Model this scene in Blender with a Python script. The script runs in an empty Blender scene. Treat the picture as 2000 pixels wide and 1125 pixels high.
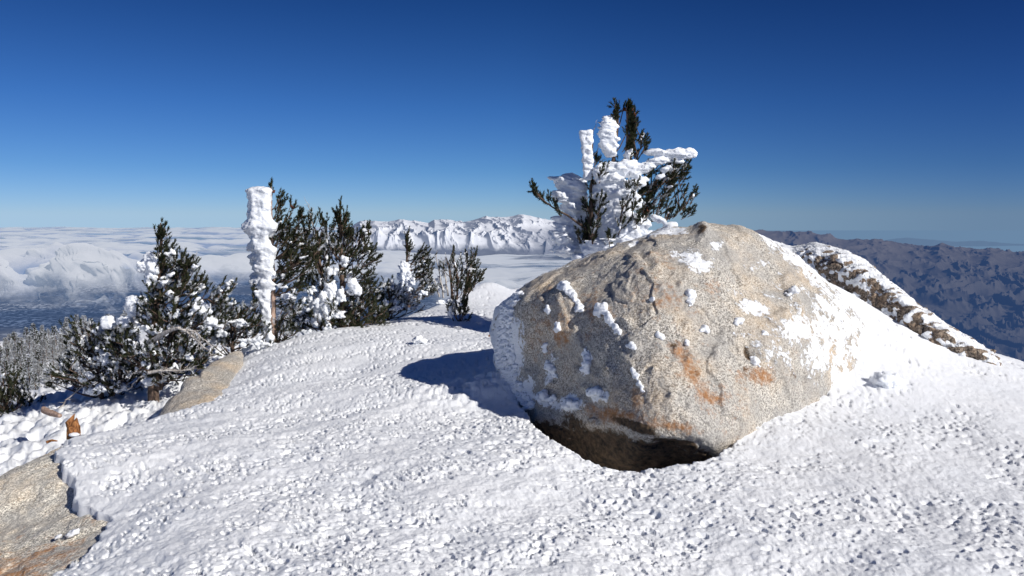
import bpy, math, random
import numpy as np
from mathutils import Vector

random.seed(7)
RNG = np.random.default_rng(11)
C = bpy.context.scene.collection
R = math.radians

# ------------------------------------------------------------------ camera model
F = 1444.0
PITCH = R(5.6)
EYE = 1.65
cp, sp = math.cos(PITCH), math.sin(PITCH)

def P(px, py, Y):
    """world point on the sight line of photo pixel (px,py) at forward distance Y"""
    u = (px - 1000.0) / F
    c = -(py - 562.5) / F
    dy = cp + sp * c
    dz = -sp + cp * c
    return np.array([u / dy * Y, Y, EYE + dz / dy * Y])

def PA(px, py, Y):
    px, py, Y = np.broadcast_arrays(np.asarray(px, float), np.asarray(py, float), np.asarray(Y, float))
    u = (px - 1000.0) / F
    c = -(py - 562.5) / F
    dy = cp + sp * c
    dz = -sp + cp * c
    return np.stack([u / dy * Y, Y, EYE + dz / dy * Y], -1)

# ------------------------------------------------------------------ noise
_TR = np.random.default_rng(1234)
_TA = _TR.random((512, 512)).astype(np.float32)
_TC = np.cos(_TA * 2 * np.pi); _TS = np.sin(_TA * 2 * np.pi)
_G3 = _TR.standard_normal((65536, 3)).astype(np.float32); _G3 /= np.linalg.norm(_G3, axis=1, keepdims=True)

def h01(ix, iy, seed=0):
    return _TA[(ix + seed * 37) & 511, (iy + seed * 101) & 511]

def perlin2(x, y, seed=0):
    x, y = np.broadcast_arrays(np.asarray(x, np.float64), np.asarray(y, np.float64))
    xi = np.floor(x).astype(np.int64); yi = np.floor(y).astype(np.int64)
    xf = (x - xi).astype(np.float32); yf = (y - yi).astype(np.float32)
    u = xf * xf * xf * (xf * (xf * 6 - 15) + 10); v = yf * yf * yf * (yf * (yf * 6 - 15) + 10)
    a0 = (xi + seed * 37) & 511; a1 = (a0 + 1) & 511; b0 = (yi + seed * 101) & 511; b1 = (b0 + 1) & 511
    n00 = _TC[a0, b0] * xf + _TS[a0, b0] * yf; n10 = _TC[a1, b0] * (xf - 1) + _TS[a1, b0] * yf
    n01 = _TC[a0, b1] * xf + _TS[a0, b1] * (yf - 1); n11 = _TC[a1, b1] * (xf - 1) + _TS[a1, b1] * (yf - 1)
    return ((n00 * (1 - u) + n10 * u) * (1 - v) + (n01 * (1 - u) + n11 * u) * v) * 1.5

def perlin3(p, seed=0):
    p = np.asarray(p, np.float64)
    pi_ = np.floor(p).astype(np.int64); f = (p - pi_).astype(np.float32)
    w = f * f * f * (f * (f * 6 - 15) + 10)
    out = 0
    for i in (0, 1):
        for j in (0, 1):
            for k in (0, 1):
                h = ((pi_[..., 0] + i) * 73856093) ^ ((pi_[..., 1] + j) * 19349663) ^ ((pi_[..., 2] + k) * 83492791) ^ (seed * 2654435)
                h = (h ^ (h >> 15)) & 65535
                g = _G3[h]
                wt = (w[..., 0] if i else 1 - w[..., 0]) * (w[..., 1] if j else 1 - w[..., 1]) * (w[..., 2] if k else 1 - w[..., 2])
                out = out + wt * (g[..., 0] * (f[..., 0] - i) + g[..., 1] * (f[..., 1] - j) + g[..., 2] * (f[..., 2] - k))
    return out * 1.5

def fbm2(x, y, o=4, seed=0, gain=.5):
    s = 0; a = 1; f = 1
    for i in range(o):
        s = s + a * perlin2(x * f, y * f, seed + i * 17); a *= gain; f *= 2.03
    return s

def fbm3(p, o=4, seed=0, gain=.5):
    s = 0; a = 1; f = 1
    for i in range(o):
        s = s + a * perlin3(p * f, seed + i * 17); a *= gain; f *= 2.03
    return s

def ridged(x, y, o=5, seed=0, gain=.5):
    s = 0; a = 1; f = 1; prev = 1
    for i in range(o):
        n = 1 - np.abs(perlin2(x * f, y * f, seed + i * 13)) * 1.6
        n = np.clip(n, 0, 1) ** 2 * prev
        s = s + a * n; prev = np.clip(n * 1.6, 0, 1); a *= gain; f *= 2.1
    return s

def sstep(a, b, x):
    t = np.clip((x - a) / (b - a), 0, 1)
    return t * t * (3 - 2 * t)

def lumps(x, y, cell, seed, ang, up=.28, down=1.15, side=.62, pw=1.0, skew=1.0):
    """wind-built scales: steep to windward, tapering down-wind; max over jittered cells"""
    ca, sa = math.cos(ang), math.sin(ang)
    a = (x * ca + y * sa) / cell; b = (-x * sa + y * ca) / (cell * .8)
    ia = np.floor(a).astype(np.int64); ib = np.floor(b).astype(np.int64)
    a = a.astype(np.float64); b = b.astype(np.float64)
    fa = (a - ia).astype(np.float32); fb = (b - ib).astype(np.float32)
    out = np.zeros(np.shape(x), np.float32)
    for i in (-2, -1, 0, 1):
        for j in (-1, 0, 1):
            ja = ia + i; jb = ib + j
            r = h01(ja, jb, seed); r2 = h01(ja, jb, seed + 5); r3 = h01(ja, jb, seed + 9)
            da = fa - (i + r); db = fb - (j + r2)
            qa = np.where(da < 0, da / up, da / down)
            sc = .55 + .7 * r3
            q = (qa / sc) ** 2 + (db / (side * sc)) ** 2
            out = np.maximum(out, (.35 + .65 * r3 if skew == 1.0 else .12 + .88 * r3 ** skew) * np.maximum(0, 1 - q) ** pw)
    return out

# ------------------------------------------------------------------ interpolation helpers
class RBF:
    def __init__(s, pts, vals, kind='tps', reg=1e-4):
        s.p = np.array(pts, float); v = np.array(vals, float); s.kind = kind
        n = len(s.p)
        K = s.k(np.linalg.norm(s.p[:, None] - s.p[None], axis=2)) + reg * np.eye(n)
        A = np.hstack([np.ones((n, 1)), s.p])
        M = np.block([[K, A], [A.T, np.zeros((3, 3))]])
        sol = np.linalg.solve(M, np.concatenate([v, np.zeros(3)]))
        s.w, s.a = sol[:n], sol[n:]
    def k(s, r):
        return r * r * np.log(r + 1e-9) if s.kind == 'tps' else -r
    def __call__(s, x, y):
        x = np.asarray(x, float); y = np.asarray(y, float)
        o = s.a[0] + s.a[1] * x + s.a[2] * y
        for (a, b), w in zip(s.p, s.w):
            o = o + w * s.k(np.sqrt((x - a) ** 2 + (y - b) ** 2))
        return o

def sdf_poly(x, y, poly):
    """signed distance, positive inside"""
    poly = np.asarray(poly, float)
    d = np.full(np.shape(x), 1e18); inside = np.zeros(np.shape(x), bool)
    n = len(poly)
    for i in range(n):
        ax, ay = poly[i]; bx, by = poly[(i + 1) % n]
        ex, ey = bx - ax, by - ay
        t = np.clip(((x - ax) * ex + (y - ay) * ey) / (ex * ex + ey * ey + 1e-12), 0, 1)
        d = np.minimum(d, (x - ax - t * ex) ** 2 + (y - ay - t * ey) ** 2)
        c = ((ay > y) != (by > y))
        xi = ex * (y - ay) / (ey if abs(ey) > 1e-12 else 1e-12) + ax
        inside ^= c & (x < xi)
    d = np.sqrt(d)
    return np.where(inside, d, -d)

# ------------------------------------------------------------------ mesh / object helpers
def mesh_obj(name, verts, faces, mats, parent=None, smooth=True, midx=None, attrs=None):
    """faces: (n,3) or (n,4) array, or list of such arrays"""
    me = bpy.data.meshes.new(name)
    verts = np.asarray(verts, np.float32)
    fl = faces if isinstance(faces, list) else [faces]
    fl = [np.asarray(f, np.int32) for f in fl if len(f)]
    loops = np.concatenate([f.ravel() for f in fl])
    tot = np.concatenate([np.full(len(f), f.shape[1], np.int32) for f in fl])
    st = np.concatenate([[0], np.cumsum(tot)[:-1]]).astype(np.int32)
    me.vertices.add(len(verts)); me.vertices.foreach_set('co', verts.ravel())
    me.loops.add(len(loops)); me.loops.foreach_set('vertex_index', loops)
    me.polygons.add(len(tot)); me.polygons.foreach_set('loop_start', st)
    try: me.polygons.foreach_set('loop_total', tot)
    except Exception: pass
    for m in (mats if isinstance(mats, (list, tuple)) else [mats]): me.materials.append(m)
    if midx is not None: me.polygons.foreach_set('material_index', np.asarray(midx, np.int32))
    me.polygons.foreach_set('use_smooth', np.full(len(tot), smooth, bool))
    if attrs:
        for k, v in attrs.items():
            at = me.attributes.new(k, 'FLOAT', 'POINT'); at.data.foreach_set('value', np.asarray(v, np.float32))
    me.update(calc_edges=True); me.validate()
    o = bpy.data.objects.new(name, me); C.objects.link(o)
    if parent is not None:
        o.parent = parent
        o.matrix_parent_inverse.identity()
    return o

def grid_faces(nu, nv, wrap_u=False):
    i = np.arange(nu if wrap_u else nu - 1); j = np.arange(nv - 1)
    I, J = np.meshgrid(i, j, indexing='ij')
    I2 = (I + 1) % nu
    return np.stack([I * nv + J, I2 * nv + J, I2 * nv + J + 1, I * nv + J + 1], -1).reshape(-1, 4)

def tag(o, label=None, cat=None, group=None, kind=None):
    if label: o['label'] = label
    if cat: o['category'] = cat
    if group: o['group'] = group
    if kind: o['kind'] = kind
    return o

def empty(name, loc, label, cat, group=None):
    o = bpy.data.objects.new(name, None); C.objects.link(o); o.location = [float(t) for t in loc]
    o.empty_display_size = .2
    return tag(o, label, cat, group)

class Buf:
    """collects tubes, blobs and needles relative to an origin"""
    def __init__(s, origin=(0, 0, 0)):
        s.o = np.array(origin, float); s.v = []; s.f3 = []; s.f4 = []; s.m3 = []; s.m4 = []; s.n = 0
    def add(s, v, f, mi=0):
        v = np.asarray(v, float); f = np.asarray(f, int)
        if not len(f): return
        (s.f3 if f.shape[1] == 3 else s.f4).append(f + s.n)
        (s.m3 if f.shape[1] == 3 else s.m4).append(np.full(len(f), mi) if np.isscalar(mi) else np.asarray(mi))
        s.v.append(v - s.o); s.n += len(v)
    def tube(s, pts, radii, sides=7, mi=0, rough=0.0, seed=0):
        pts = np.asarray(pts, float); n = len(pts)
        radii = np.broadcast_to(np.asarray(radii, float), (n,))
        t = np.gradient(pts, axis=0); t /= np.linalg.norm(t, axis=1, keepdims=True) + 1e-9
        ref = np.array([.31, .93, .2]) if abs(t[0] @ np.array([.31, .93, .2])) < .9 else np.array([1., 0, 0])
        a = np.cross(t, ref); a /= np.linalg.norm(a, axis=1, keepdims=True) + 1e-9
        b = np.cross(t, a)
        th = np.arange(sides) / sides * 2 * np.pi
        v = pts[:, None] + radii[:, None, None] * (np.cos(th)[None, :, None] * a[:, None] + np.sin(th)[None, :, None] * b[:, None])
        if rough:
            v = v + (v - pts[:, None]) * rough * perlin3(v * 14, seed)[..., None]
        f = []
        for i in range(n - 1):
            for j in range(sides):
                k = (j + 1) % sides
                f.append((i * sides + j, i * sides + k, (i + 1) * sides + k, (i + 1) * sides + j))
        s.add(v.reshape(-1, 3), np.array(f), mi)
        cap = np.array([[ (n - 1) * sides + j, (n - 1) * sides + (j + 1) % sides, n * sides] for j in range(sides)])
        s.add(np.vstack([v.reshape(-1, 3), pts[-1:] + t[-1:] * radii[-1]]), cap, mi)
    def obj(s, name, mats, parent=None, smooth=True):
        if not s.v: return None
        v = np.concatenate(s.v); fl = []; mi = []
        if s.f4: fl.append(np.concatenate(s.f4)); mi.append(np.concatenate(s.m4))
        if s.f3: fl.append(np.concatenate(s.f3)); mi.append(np.concatenate(s.m3))
        return mesh_obj(name, v, fl, mats, parent, smooth, np.concatenate(mi))

# ------------------------------------------------------------------ materials
def newmat(name):
    m = bpy.data.materials.new(name); m.use_nodes = True
    nt = m.node_tree; nt.nodes.clear()
    return m, nt

class NB:
    def __init__(s, nt): s.nt = nt
    def n(s, typ, ins=None, **props):
        nd = s.nt.nodes.new(typ)
        for k, v in props.items(): setattr(nd, k, v)
        for k, v in (ins or {}).items():
            sock = nd.inputs[k]
            if isinstance(v, bpy.types.NodeSocket): s.nt.links.new(v, sock)
            else: sock.default_value = v
        return nd
    def noise(s, vec, scale, detail=3, rough=.55, dist=0.0):
        return s.n('ShaderNodeTexNoise', {'Vector': vec, 'Scale': scale, 'Detail': detail, 'Roughness': rough, 'Distortion': dist}).outputs['Fac']
    def ramp(s, fac, stops):
        r = s.n('ShaderNodeValToRGB', {'Fac': fac})
        e = r.color_ramp.elements
        while len(e) < len(stops): e.new(.5)
        for el, (p, c) in zip(e, stops):
            el.position = p; el.color = (*c, 1) if not np.isscalar(c) else (c, c, c, 1)
        return r.outputs['Color']
    def mix(s, fac, a, b, mode='MIX'):
        m = s.n('ShaderNodeMix', data_type='RGBA', blend_type=mode)
        for i, v in ((0, fac), (6, a), (7, b)):
            if isinstance(v, bpy.types.NodeSocket): s.nt.links.new(v, m.inputs[i])
            else: m.inputs[i].default_value = v if i == 0 else (*v, 1) if len(v) == 3 else v
        return m.outputs[2]
    def math(s, op, a, b=None, clamp=False):
        m = s.n('ShaderNodeMath', operation=op); m.use_clamp = clamp
        for i, v in enumerate((a, b)):
            if v is None: continue
            if isinstance(v, bpy.types.NodeSocket): s.nt.links.new(v, m.inputs[i])
            else: m.inputs[i].default_value = v
        return m.outputs[0]
    def scale(s, vec, sc):
        return s.n('ShaderNodeMapping', {'Vector': vec, 'Scale': sc}).outputs[0]
    def attr(s, name):
        return s.n('ShaderNodeAttribute', attribute_name=name).outputs['Fac']
    def pos(s): return s.n('ShaderNodeNewGeometry').outputs['Position']
    def obj(s): return s.n('ShaderNodeTexCoord').outputs['Object']
    def bump(s, h, strength, dist):
        return s.n('ShaderNodeBump', {'Height': h, 'Strength': strength, 'Distance': dist}).outputs[0]
    def bsdf(s, col, rough=.8, normal=None, spec=.3, **kw):
        b = s.n('ShaderNodeBsdfPrincipled', {'Base Color': col if isinstance(col, bpy.types.NodeSocket) else (*col, 1), 'Roughness': rough, 'Specular IOR Level': spec, **kw})
        if normal is not None: s.nt.links.new(normal, b.inputs['Normal'])
        return b.outputs[0]
    def out(s, sh):
        o = s.n('ShaderNodeOutputMaterial'); s.nt.links.new(sh, o.inputs['Surface'])
    def haze(s, sh, fac, col, strength=1.0):  # aerial haze painted on: surface mixed with a sky-coloured glow
        e = s.n('ShaderNodeEmission', {'Color': (*col, 1), 'Strength': strength})
        m = s.n('ShaderNodeMixShader')
        if isinstance(fac, bpy.types.NodeSocket): s.nt.links.new(fac, m.inputs[0])
        else: m.inputs[0].default_value = fac
        s.nt.links.new(sh, m.inputs[1]); s.nt.links.new(e.outputs[0], m.inputs[2])
        return m.outputs[0]

def mat_snow():
    m, nt = newmat('snow'); b = NB(nt); p = b.pos()
    h1 = b.noise(b.scale(p, (1, 1, 1)), 60, 4, .6)
    h2 = b.noise(p, 260, 2, .6)
    h = b.math('ADD', b.math('MULTIPLY', h1, .7), b.math('MULTIPLY', h2, .3))
    c = b.mix(b.ramp(b.noise(p, 1.6, 4), [(.35, 0.0), (.7, 1.0)]), (.83, .855, .89), (.88, .897, .92))
    b.out(b.bsdf(c, .55, b.bump(h, .55, .012), .25)); return m

def mat_ice():
    m, nt = newmat('rime_ice'); b = NB(nt); p = b.pos()
    s = b.noise(b.scale(p, (14, 60, 70)), 1.0, 4, .6)
    s2 = b.noise(p, 70, 3, .6)
    h = b.math('ADD', b.math('MULTIPLY', s, .6), b.math('MULTIPLY', s2, .4))
    c = b.mix(s, (.74, .79, .86), (.9, .915, .94))
    b.out(b.bsdf(c, .5, b.bump(h, .7, .012), .3)); return m

def mat_granite(name, gain=1.0):
    m, nt = newmat(name); b = NB(nt); p = b.pos()
    sp1 = b.noise(p, 70, 3, .75)
    sp2 = b.noise(p, 130, 2, .7)
    g = b.mix(b.ramp(sp1, [(.42, 0.0), (.56, 1.0)]), (.24, .22, .19), (.78, .735, .66))
    g = b.mix(b.ramp(sp2, [(.34, 1.0), (.47, 0.0)]), g, (.045, .042, .04))
    warm = b.ramp(b.noise(p, 2.1, 5, .62), [(.44, 0.0), (.66, 1.0)])
    g = b.mix(b.math('MULTIPLY', warm, .55), g, b.mix(sp1, (.40, .28, .17), (.80, .63, .43)))
    grey = b.ramp(b.noise(b.scale(p, (1, 1, 1.3)), 2.6, 5, .6), [(.42, 0.0), (.62, 1.0)])
    g = b.mix(b.math('MULTIPLY', grey, .7), g, b.mix(sp1, (.17, .165, .16), (.52, .51, .49)))
    n3 = b.noise(p, 7, 6, .68); n4 = b.noise(p, 26, 4, .65)
    brk = b.math('ADD', b.math('MULTIPLY', n3, .6), b.math('MULTIPLY', n4, .4))
    def brkmask(attr, lo, hi, k=1.0):
        a = b.attr(attr)
        v = b.math('ADD', a, b.math('MULTIPLY', b.math('SUBTRACT', brk, .5), 1.7 * k))
        return b.ramp(v, [(lo, 0.0), (hi, 1.0)])
    rust = brkmask('rust', .36, 1.05, 2.3)
    g = b.mix(b.math('MULTIPLY', rust, .9), g, b.mix(sp1, (.17, .07, .025), (.52, .25, .09)))
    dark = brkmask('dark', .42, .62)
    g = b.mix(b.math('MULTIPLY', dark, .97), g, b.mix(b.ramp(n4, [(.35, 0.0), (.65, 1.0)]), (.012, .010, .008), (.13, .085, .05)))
    fr = brkmask('frost', .46, .60, 1.7)
    g = b.mix(1.0, g, (gain, gain, gain * .97), 'MULTIPLY') if gain != 1.0 else g
    col = b.mix(fr, g, (.86, .885, .92))
    h = b.math('ADD', b.math('MULTIPLY', n4, .5), b.math('MULTIPLY', sp1, .35))
    h = b.math('ADD', h, b.math('MULTIPLY', n3, .6))
    h = b.math('ADD', h, b.math('MULTIPLY', fr, .25))
    b.out(b.bsdf(col, .85, b.bump(h, .8, .03), .25)); return m

def mat_outcrop():
    m, nt = newmat('rimed_rock'); b = NB(nt); p = b.obj()
    s = b.noise(p, 9, 5, .65); f = b.noise(p, 55, 3, .6)
    rock = b.mix(b.ramp(f, [(.4, 0.0), (.6, 1.0)]), (.05, .045, .04), (.36, .29, .23))
    rock = b.mix(b.ramp(s, [(.45, 0.0), (.65, 1.0)]), rock, b.mix(f, (.17, .11, .07), (.44, .32, .22)))
    fr = b.attr('frost')
    v = b.math('ADD', fr, b.math('MULTIPLY', b.math('SUBTRACT', b.noise(p, 24, 4, .65), .5), 1.0))
    col = b.mix(b.ramp(v, [(.42, 0.0), (.56, 1.0)]), rock, (.85, .875, .91))
    b.out(b.bsdf(col, .75, b.bump(b.math('ADD', f, v), .7, .02), .25)); return m

def mat_needles(name, c0, c1, c2):
    m, nt = newmat(name); b = NB(nt); p = b.pos()
    n = b.noise(p, 6, 3); n2 = b.noise(p, 40, 2)
    c = b.mix(b.ramp(n, [(.35, 0.0), (.65, 1.0)]), c0, c1)
    c = b.mix(b.ramp(n2, [(.5, 0.0), (.72, 1.0)]), c, c2)
    d = b.bsdf(c, .6, None, .3)
    t = b.n('ShaderNodeBsdfTranslucent', {'Color': c}).outputs[0]
    mx = b.n('ShaderNodeMixShader', {0: .25}); nt.links.new(d, mx.inputs[1]); nt.links.new(t, mx.inputs[2])
    b.out(mx.outputs[0]); return m

def mat_bark(name, a, c):
    m, nt = newmat(name); b = NB(nt); p = b.pos()
    n = b.noise(b.scale(p, (1, 1, .3)), 45, 4, .65)
    b.out(b.bsdf(b.mix(b.ramp(n, [(.35, 0.0), (.65, 1.0)]), a, c), .85, b.bump(n, .8, .01), .2)); return m

M_SNOW = mat_snow(); M_ICE = mat_ice()
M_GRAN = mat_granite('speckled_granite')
M_LEDGE = mat_granite('ledge_granite', 1.4)  # same granite, colour lightened to make up for its weak sunlight
M_OUT = mat_outcrop()
M_GREEN = mat_needles('pine_needles', (.019, .027, .012), (.042, .050, .021), (.090, .085, .045))
M_RIMEN = mat_needles('rimed_needles', (.55, .58, .62), (.72, .75, .80), (.30, .29, .27))
M_GREYN = mat_needles('frosted_needles', (.17, .17, .15), (.36, .36, .35), (.62, .64, .67))
M_BARK = mat_bark('bark', (.055, .04, .03), (.19, .13, .10))
M_PINKBARK = mat_bark('weathered_bark', (.24, .16, .12), (.50, .36, .29))
M_DEAD = mat_bark('dead_wood', (.26, .23, .205), (.60, .57, .54))
M_CONE = mat_bark('cone_brown', (.06, .02, .012), (.20, .07, .04))
M_WOOD = mat_bark('split_wood', (.10, .035, .014), (.46, .21, .08))

# ------------------------------------------------------------------ near ground surface
near_px = [(1000,1125,3.25),(1600,1125,3.25),(2000,1125,3.2),(500,1100,3.5),(215,1010,4.35),(110,920,5.1),(160,850,5.95),
  (330,800,6.8),(480,690,9.4),(540,668,10.1),(700,635,11.3),(800,612,13),(880,574,17),(945,544,21),(1045,537,25),
  (1000,760,6.95),(800,760,6.9),(600,800,6.35),(900,900,4.8),(1230,921,4.63),(1400,895,4.82),(1520,800,5.75),(1590,745,6.3),
  (1700,800,5.8),(1690,600,8.0),(1610,555,8.1),(1770,655,7.6),(1850,705,7.2),(1965,712,7.6),(2000,720,7.8),(1850,850,5.3),(2000,850,5.3),
  (900,650,10.2),(950,605,13),(975,625,11.5),(0,905,5.3),(70,876,5.65),(136,850,5.95),(0,1010,4.7)]
near_w = [(-2,0,-.14),(0,0,0),(2,0,.03),(4,0,.08),(0,-4,0),(-4,-4,-.3),(5,-4,.1),(1.2,11,-.1),(1,15,-.35),(3,12,.3),(5,11,.2),(6.2,9.5,-.1),(1,22,-1.0),(9,8,-.3),(-5.2,7,-.9),(-4.8,9.5,-.75)]
_pts = [P(*q) for q in near_px] + [np.array(q, float) for q in near_w]
NEAR = RBF([(q[0], q[1]) for q in _pts], [q[2] for q in _pts], 'tps', 1e-3)

_GY = np.concatenate([np.arange(2.2, 12, .02), np.arange(12, 40, .1)])
def G(px, py):
    """first hit of a photo sight line with the near snow sheet"""
    q = PA(px, py, _GY)
    k = np.where(q[:, 2] <= NEAR(q[:, 0], q[:, 1]))[0]
    return q[k[0]] if len(k) else P(px, py, 30)

low_px = [(0,852,9.6),(0,905,8.6),(150,832,9.2),(250,800,9.6),(300,778,10.0),(340,758,10.3),(60,790,13),(0,750,24),(200,720,20),(0,690,60),(250,645,95),(-300,700,60),(-200,800,16),(120,662,95),(420,690,12)]
low_w = [(-4.2,4,-1.3),(-5,2,-1.8),(-4,0,-1.6),(-2.8,12,-1.1),(-2.4,14,-1.3),(-6,20,-3.2),(-1.6,22,-2.2),(-9,60,-11),(0,45,-6),(30,60,-30),
  (8,10.5,-1.8),(10,15,-6),(12,8,-3),(20,20,-14),(20,0,-8),(12,40,-16),(0,-30,-4),(-20,-10,-10),(20,-20,-8),(4,12,-.6),(-20,120,-26),(-60,120,-34),(-100,60,-34),(60,100,-60)]
_pl = [P(*q) for q in low_px] + [np.array(q, float) for q in low_w]
LOW = RBF([(q[0], q[1]) for q in _pl], [q[2] for q in _pl], 'lin', 1e-3)

g = lambda px, py: tuple(G(px, py)[:2])
CREST = [(-2.4,-4),(-2.3,2.2),tuple(P(40,1135,3.5)[:2]),tuple(P(215,1010,4.35)[:2]),tuple(P(152,982,4.55)[:2]),tuple(P(120,930,5.02)[:2]),tuple(P(105,900,5.3)[:2]),
  tuple(P(130,862,5.85)[:2]),tuple(P(200,838,6.15)[:2]),tuple(P(330,800,6.8)[:2]),tuple(P(400,750,7.8)[:2]),tuple(P(480,690,9.4)[:2]),tuple(P(540,668,10.1)[:2]),
  tuple(P(700,635,11.3)[:2]),tuple(P(800,612,13)[:2]),tuple(P(880,574,17)[:2]),tuple(P(945,544,21)[:2]),tuple(P(1045,537,25)[:2]),
  (2,25),(3,14),(4.9,10.4),(6.2,8.8),(7.2,7.9),(9,6.5),(11,0),(9,-4)]
ROCKPOLY = [(-2.2,2.0),tuple(P(40,1135,3.5)[:2]),tuple(P(215,1010,4.35)[:2]),tuple(P(152,982,4.55)[:2]),tuple(P(120,930,5.02)[:2]),tuple(P(105,900,5.3)[:2]),
  tuple(P(140,855,5.95)[:2]),tuple(P(70,884,5.65)[:2]),tuple(P(0,914,5.3)[:2]),(-4.1,4.6),(-4.2,3.2),(-3.9,2)]

# contact line of boulder and snow
CONT = [(985,735),(1000,772),(1020,800),(1045,838),(1085,872),(1140,900),(1185,915),(1232,921),(1300,912),(1360,903),(1405,890),(1435,866),(1480,838),(1520,803),(1552,780),(1585,745)]
CONT_XY = [g(*q) for q in CONT]
FOOT = CONT_XY + [(2.7,6.8),(2.5,7.3),(.4,7.4)]

def ground_z(x, y, detail=True):
    r = np.sqrt(x * x + y * y)
    zn = NEAR(x, y); zl = LOW(x, y)
    wob = .05 * perlin2(x * 3.1, y * 3.1, 3) + .025 * perlin2(x * 11, y * 11, 4)
    sd = sdf_poly(x, y, CREST)
    drock = -sdf_poly(x, y, ROCKPOLY)
    wid = .03 + (.52 + .05 * np.maximum(y - 5, 0)) * sstep(.05, .8, drock)
    w = sstep(-1, 1, (sd + wob) / wid + .7 * sstep(.05, .5, wid))
    zl2 = np.where(drock < .2, np.minimum(zl, zn - .35), zl)
    z = zl2 + (zn - zl2) * w
    # hollow melted round the boulder, with a slightly raised lip
    sf = sdf_poly(x, y, FOOT) + .018 * perlin2(x * 16, y * 16, 21) + .02 * perlin2(x * 6, y * 6, 22)
    hol = sstep(.0, .07, sf)
    z = z - .42 * hol
    # blown-up bank of rime chunks on the windward side
    bx, by = G(905, 775)[:2]
    bank = np.exp(-(((x - bx) / .42) ** 2 + ((y - by) / .3) ** 2))
    bx2, by2 = G(985, 770)[:2]
    bank2 = np.exp(-(((x - bx2) / .30) ** 2 + ((y - by2) / .30) ** 2))
    z = z + (.085 * bank + .15 * bank2) * (1 - hol)
    if detail:
        fade = 1 / (1 + (r / 14) ** 2)
        xx = x + .06 * perlin2(x * 1.9, y * 1.9, 31) + .022 * perlin2(x * 7, y * 7, 37); yy = y + .06 * perlin2(x * 1.9, y * 1.9, 32) + .022 * perlin2(x * 7, y * 7, 38)
        u_ = x * .82 + y * .57; v_ = -x * .57 + y * .82
        band = sstep(-.30, .45, perlin2(u_ * .55, v_ * 2.1, 33) + .45 * perlin2(x * 2.4, y * 2.4, 34))
        left = sstep(2.2, -.8, x - .10 * y + .8 * perlin2(x * .5, y * .5, 36))
        calm = np.exp(-(((x - 3.2) / 1.3) ** 2 + ((y - 7.0) / 1.3) ** 2))
        SA = math.atan2(.535, -.845)
        big = lumps(xx, yy, .30, 41, .55, .16, 1.2, .55, .8)
        fin = lumps(xx, yy, .050, 47, .4, .2, 1.1, .55, .8)
        pit = lumps(xx, yy, .085, 44, SA, .17, .46, .24, .8, 1.7)
        pitl = lumps(xx, yy, .062, 50, SA + .15, .24, .56, .17, .7, 1.6)
        pitb = lumps(xx, yy, .130, 52, SA + .25, .12, .36, .11, .7, 2.2)
        pit2 = lumps(xx, yy, .042, 45, SA + .15, .2, .5, .30, 1.0, 1.4)
        pv = .12 + .88 * sstep(-.35, .3, perlin2(u_ * 1.1 + 3, v_ * 2.9, 58) + .35 * perlin2(x * 4, y * 4, 59))
        pg = .10 + .90 * sstep(-.25, .35, perlin2(u_ * .8 + 9, v_ * 1.6, 39) + .3 * perlin2(x * 3, y * 3, 40))
        rip = 1 - np.abs(perlin2(xx * 3.2 - yy * 1.2, yy * 7.5 + xx * 2.5, 57)) * 2
        near_d = .009 * big * sstep(.25, .75, band) * (.15 + .85 * left) + .0022 * fin
        near_d = near_d + .005 * rip * (.3 + .7 * left)
        near_d = near_d - (.050 * pit * pg + .010 * pit2 * pg) * (1.0 - .7 * left)
        near_d = near_d - (.050 * pitl * pv + .100 * pitb * pv + .007 * pit2 * pv) * (.15 + .85 * left)
        near_d = near_d + .042 * fbm2(x * .7, y * .7, 2, 53) + .012 * fbm2(u_ * .9, v_ * 2.2, 2, 60) + .0025 * perlin2(x * 38, y * 38, 55) + .006 * perlin2(x * 9, y * 9, 56)
        near_d = near_d * (1 - .55 * calm)
        chunk = lumps(x, y, .12, 61, .4, .5, .9, .7)
        near_d = near_d + .05 * chunk * np.clip(bank + bank2, 0, 1)
        clod = lumps(xx, yy, .30, 63, .5, .5, .8, .7, .7) * .10 + lumps(xx, yy, .14, 64, .9, .4, .9, .6, .8) * .06 + lumps(xx, yy, .07, 66, 1.4, .4, .9, .6, .8) * .025 + .03 * fbm2(x * 4, y * 4, 3, 67) + .25 * fbm2(x * .35, y * .35, 4, 65) * sstep(10, 30, r) + .014 * fbm2(x * 15, y * 15, 3, 68)
        z = z + w * near_d * (1 - hol) * fade * 1.15 + (1 - w) * clod
    return z

def build_ground():
    az = np.concatenate([np.linspace(-180, -47, 46)[:-1], np.linspace(-47, 52, 1500), np.linspace(52, 180, 46)[1:]])
    rs = [.25]
    while rs[-1] < 135:
        r = rs[-1]
        dr = .62 * (r * r + 2.72) / 1.65 / 739
        if r < 2.6: dr = .09
        dr = max(dr, .0085); dr = min(dr, .0065 * r + .003 if r < 12 else .014 * r)
        rs.append(r + dr)
    rs = np.array(rs)
    A, Rr = np.meshgrid(np.radians(az), rs, indexing='ij')
    x = (Rr * np.sin(A)).ravel(); y = (Rr * np.cos(A)).ravel()
    z = ground_z(x, y)
    # beyond the shoulder the slope drops out of sight toward the valley
    far = np.maximum(0, np.sqrt(x * x + y * y) - 108)
    z = z - far * 1.2
    v = np.stack([x, y, z], -1)
    o = mesh_obj('snow_ground', v, grid_faces(len(az), len(rs))[:, ::-1], M_SNOW)
    tag(o, 'wind-carved white snow covering the summit ridge and the slope below', None, None, 'structure')
    print('ground', len(v))

build_ground()

def gz(x, y):
    return float(ground_z(np.array([float(x)]), np.array([float(y)]), True)[0])

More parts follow.
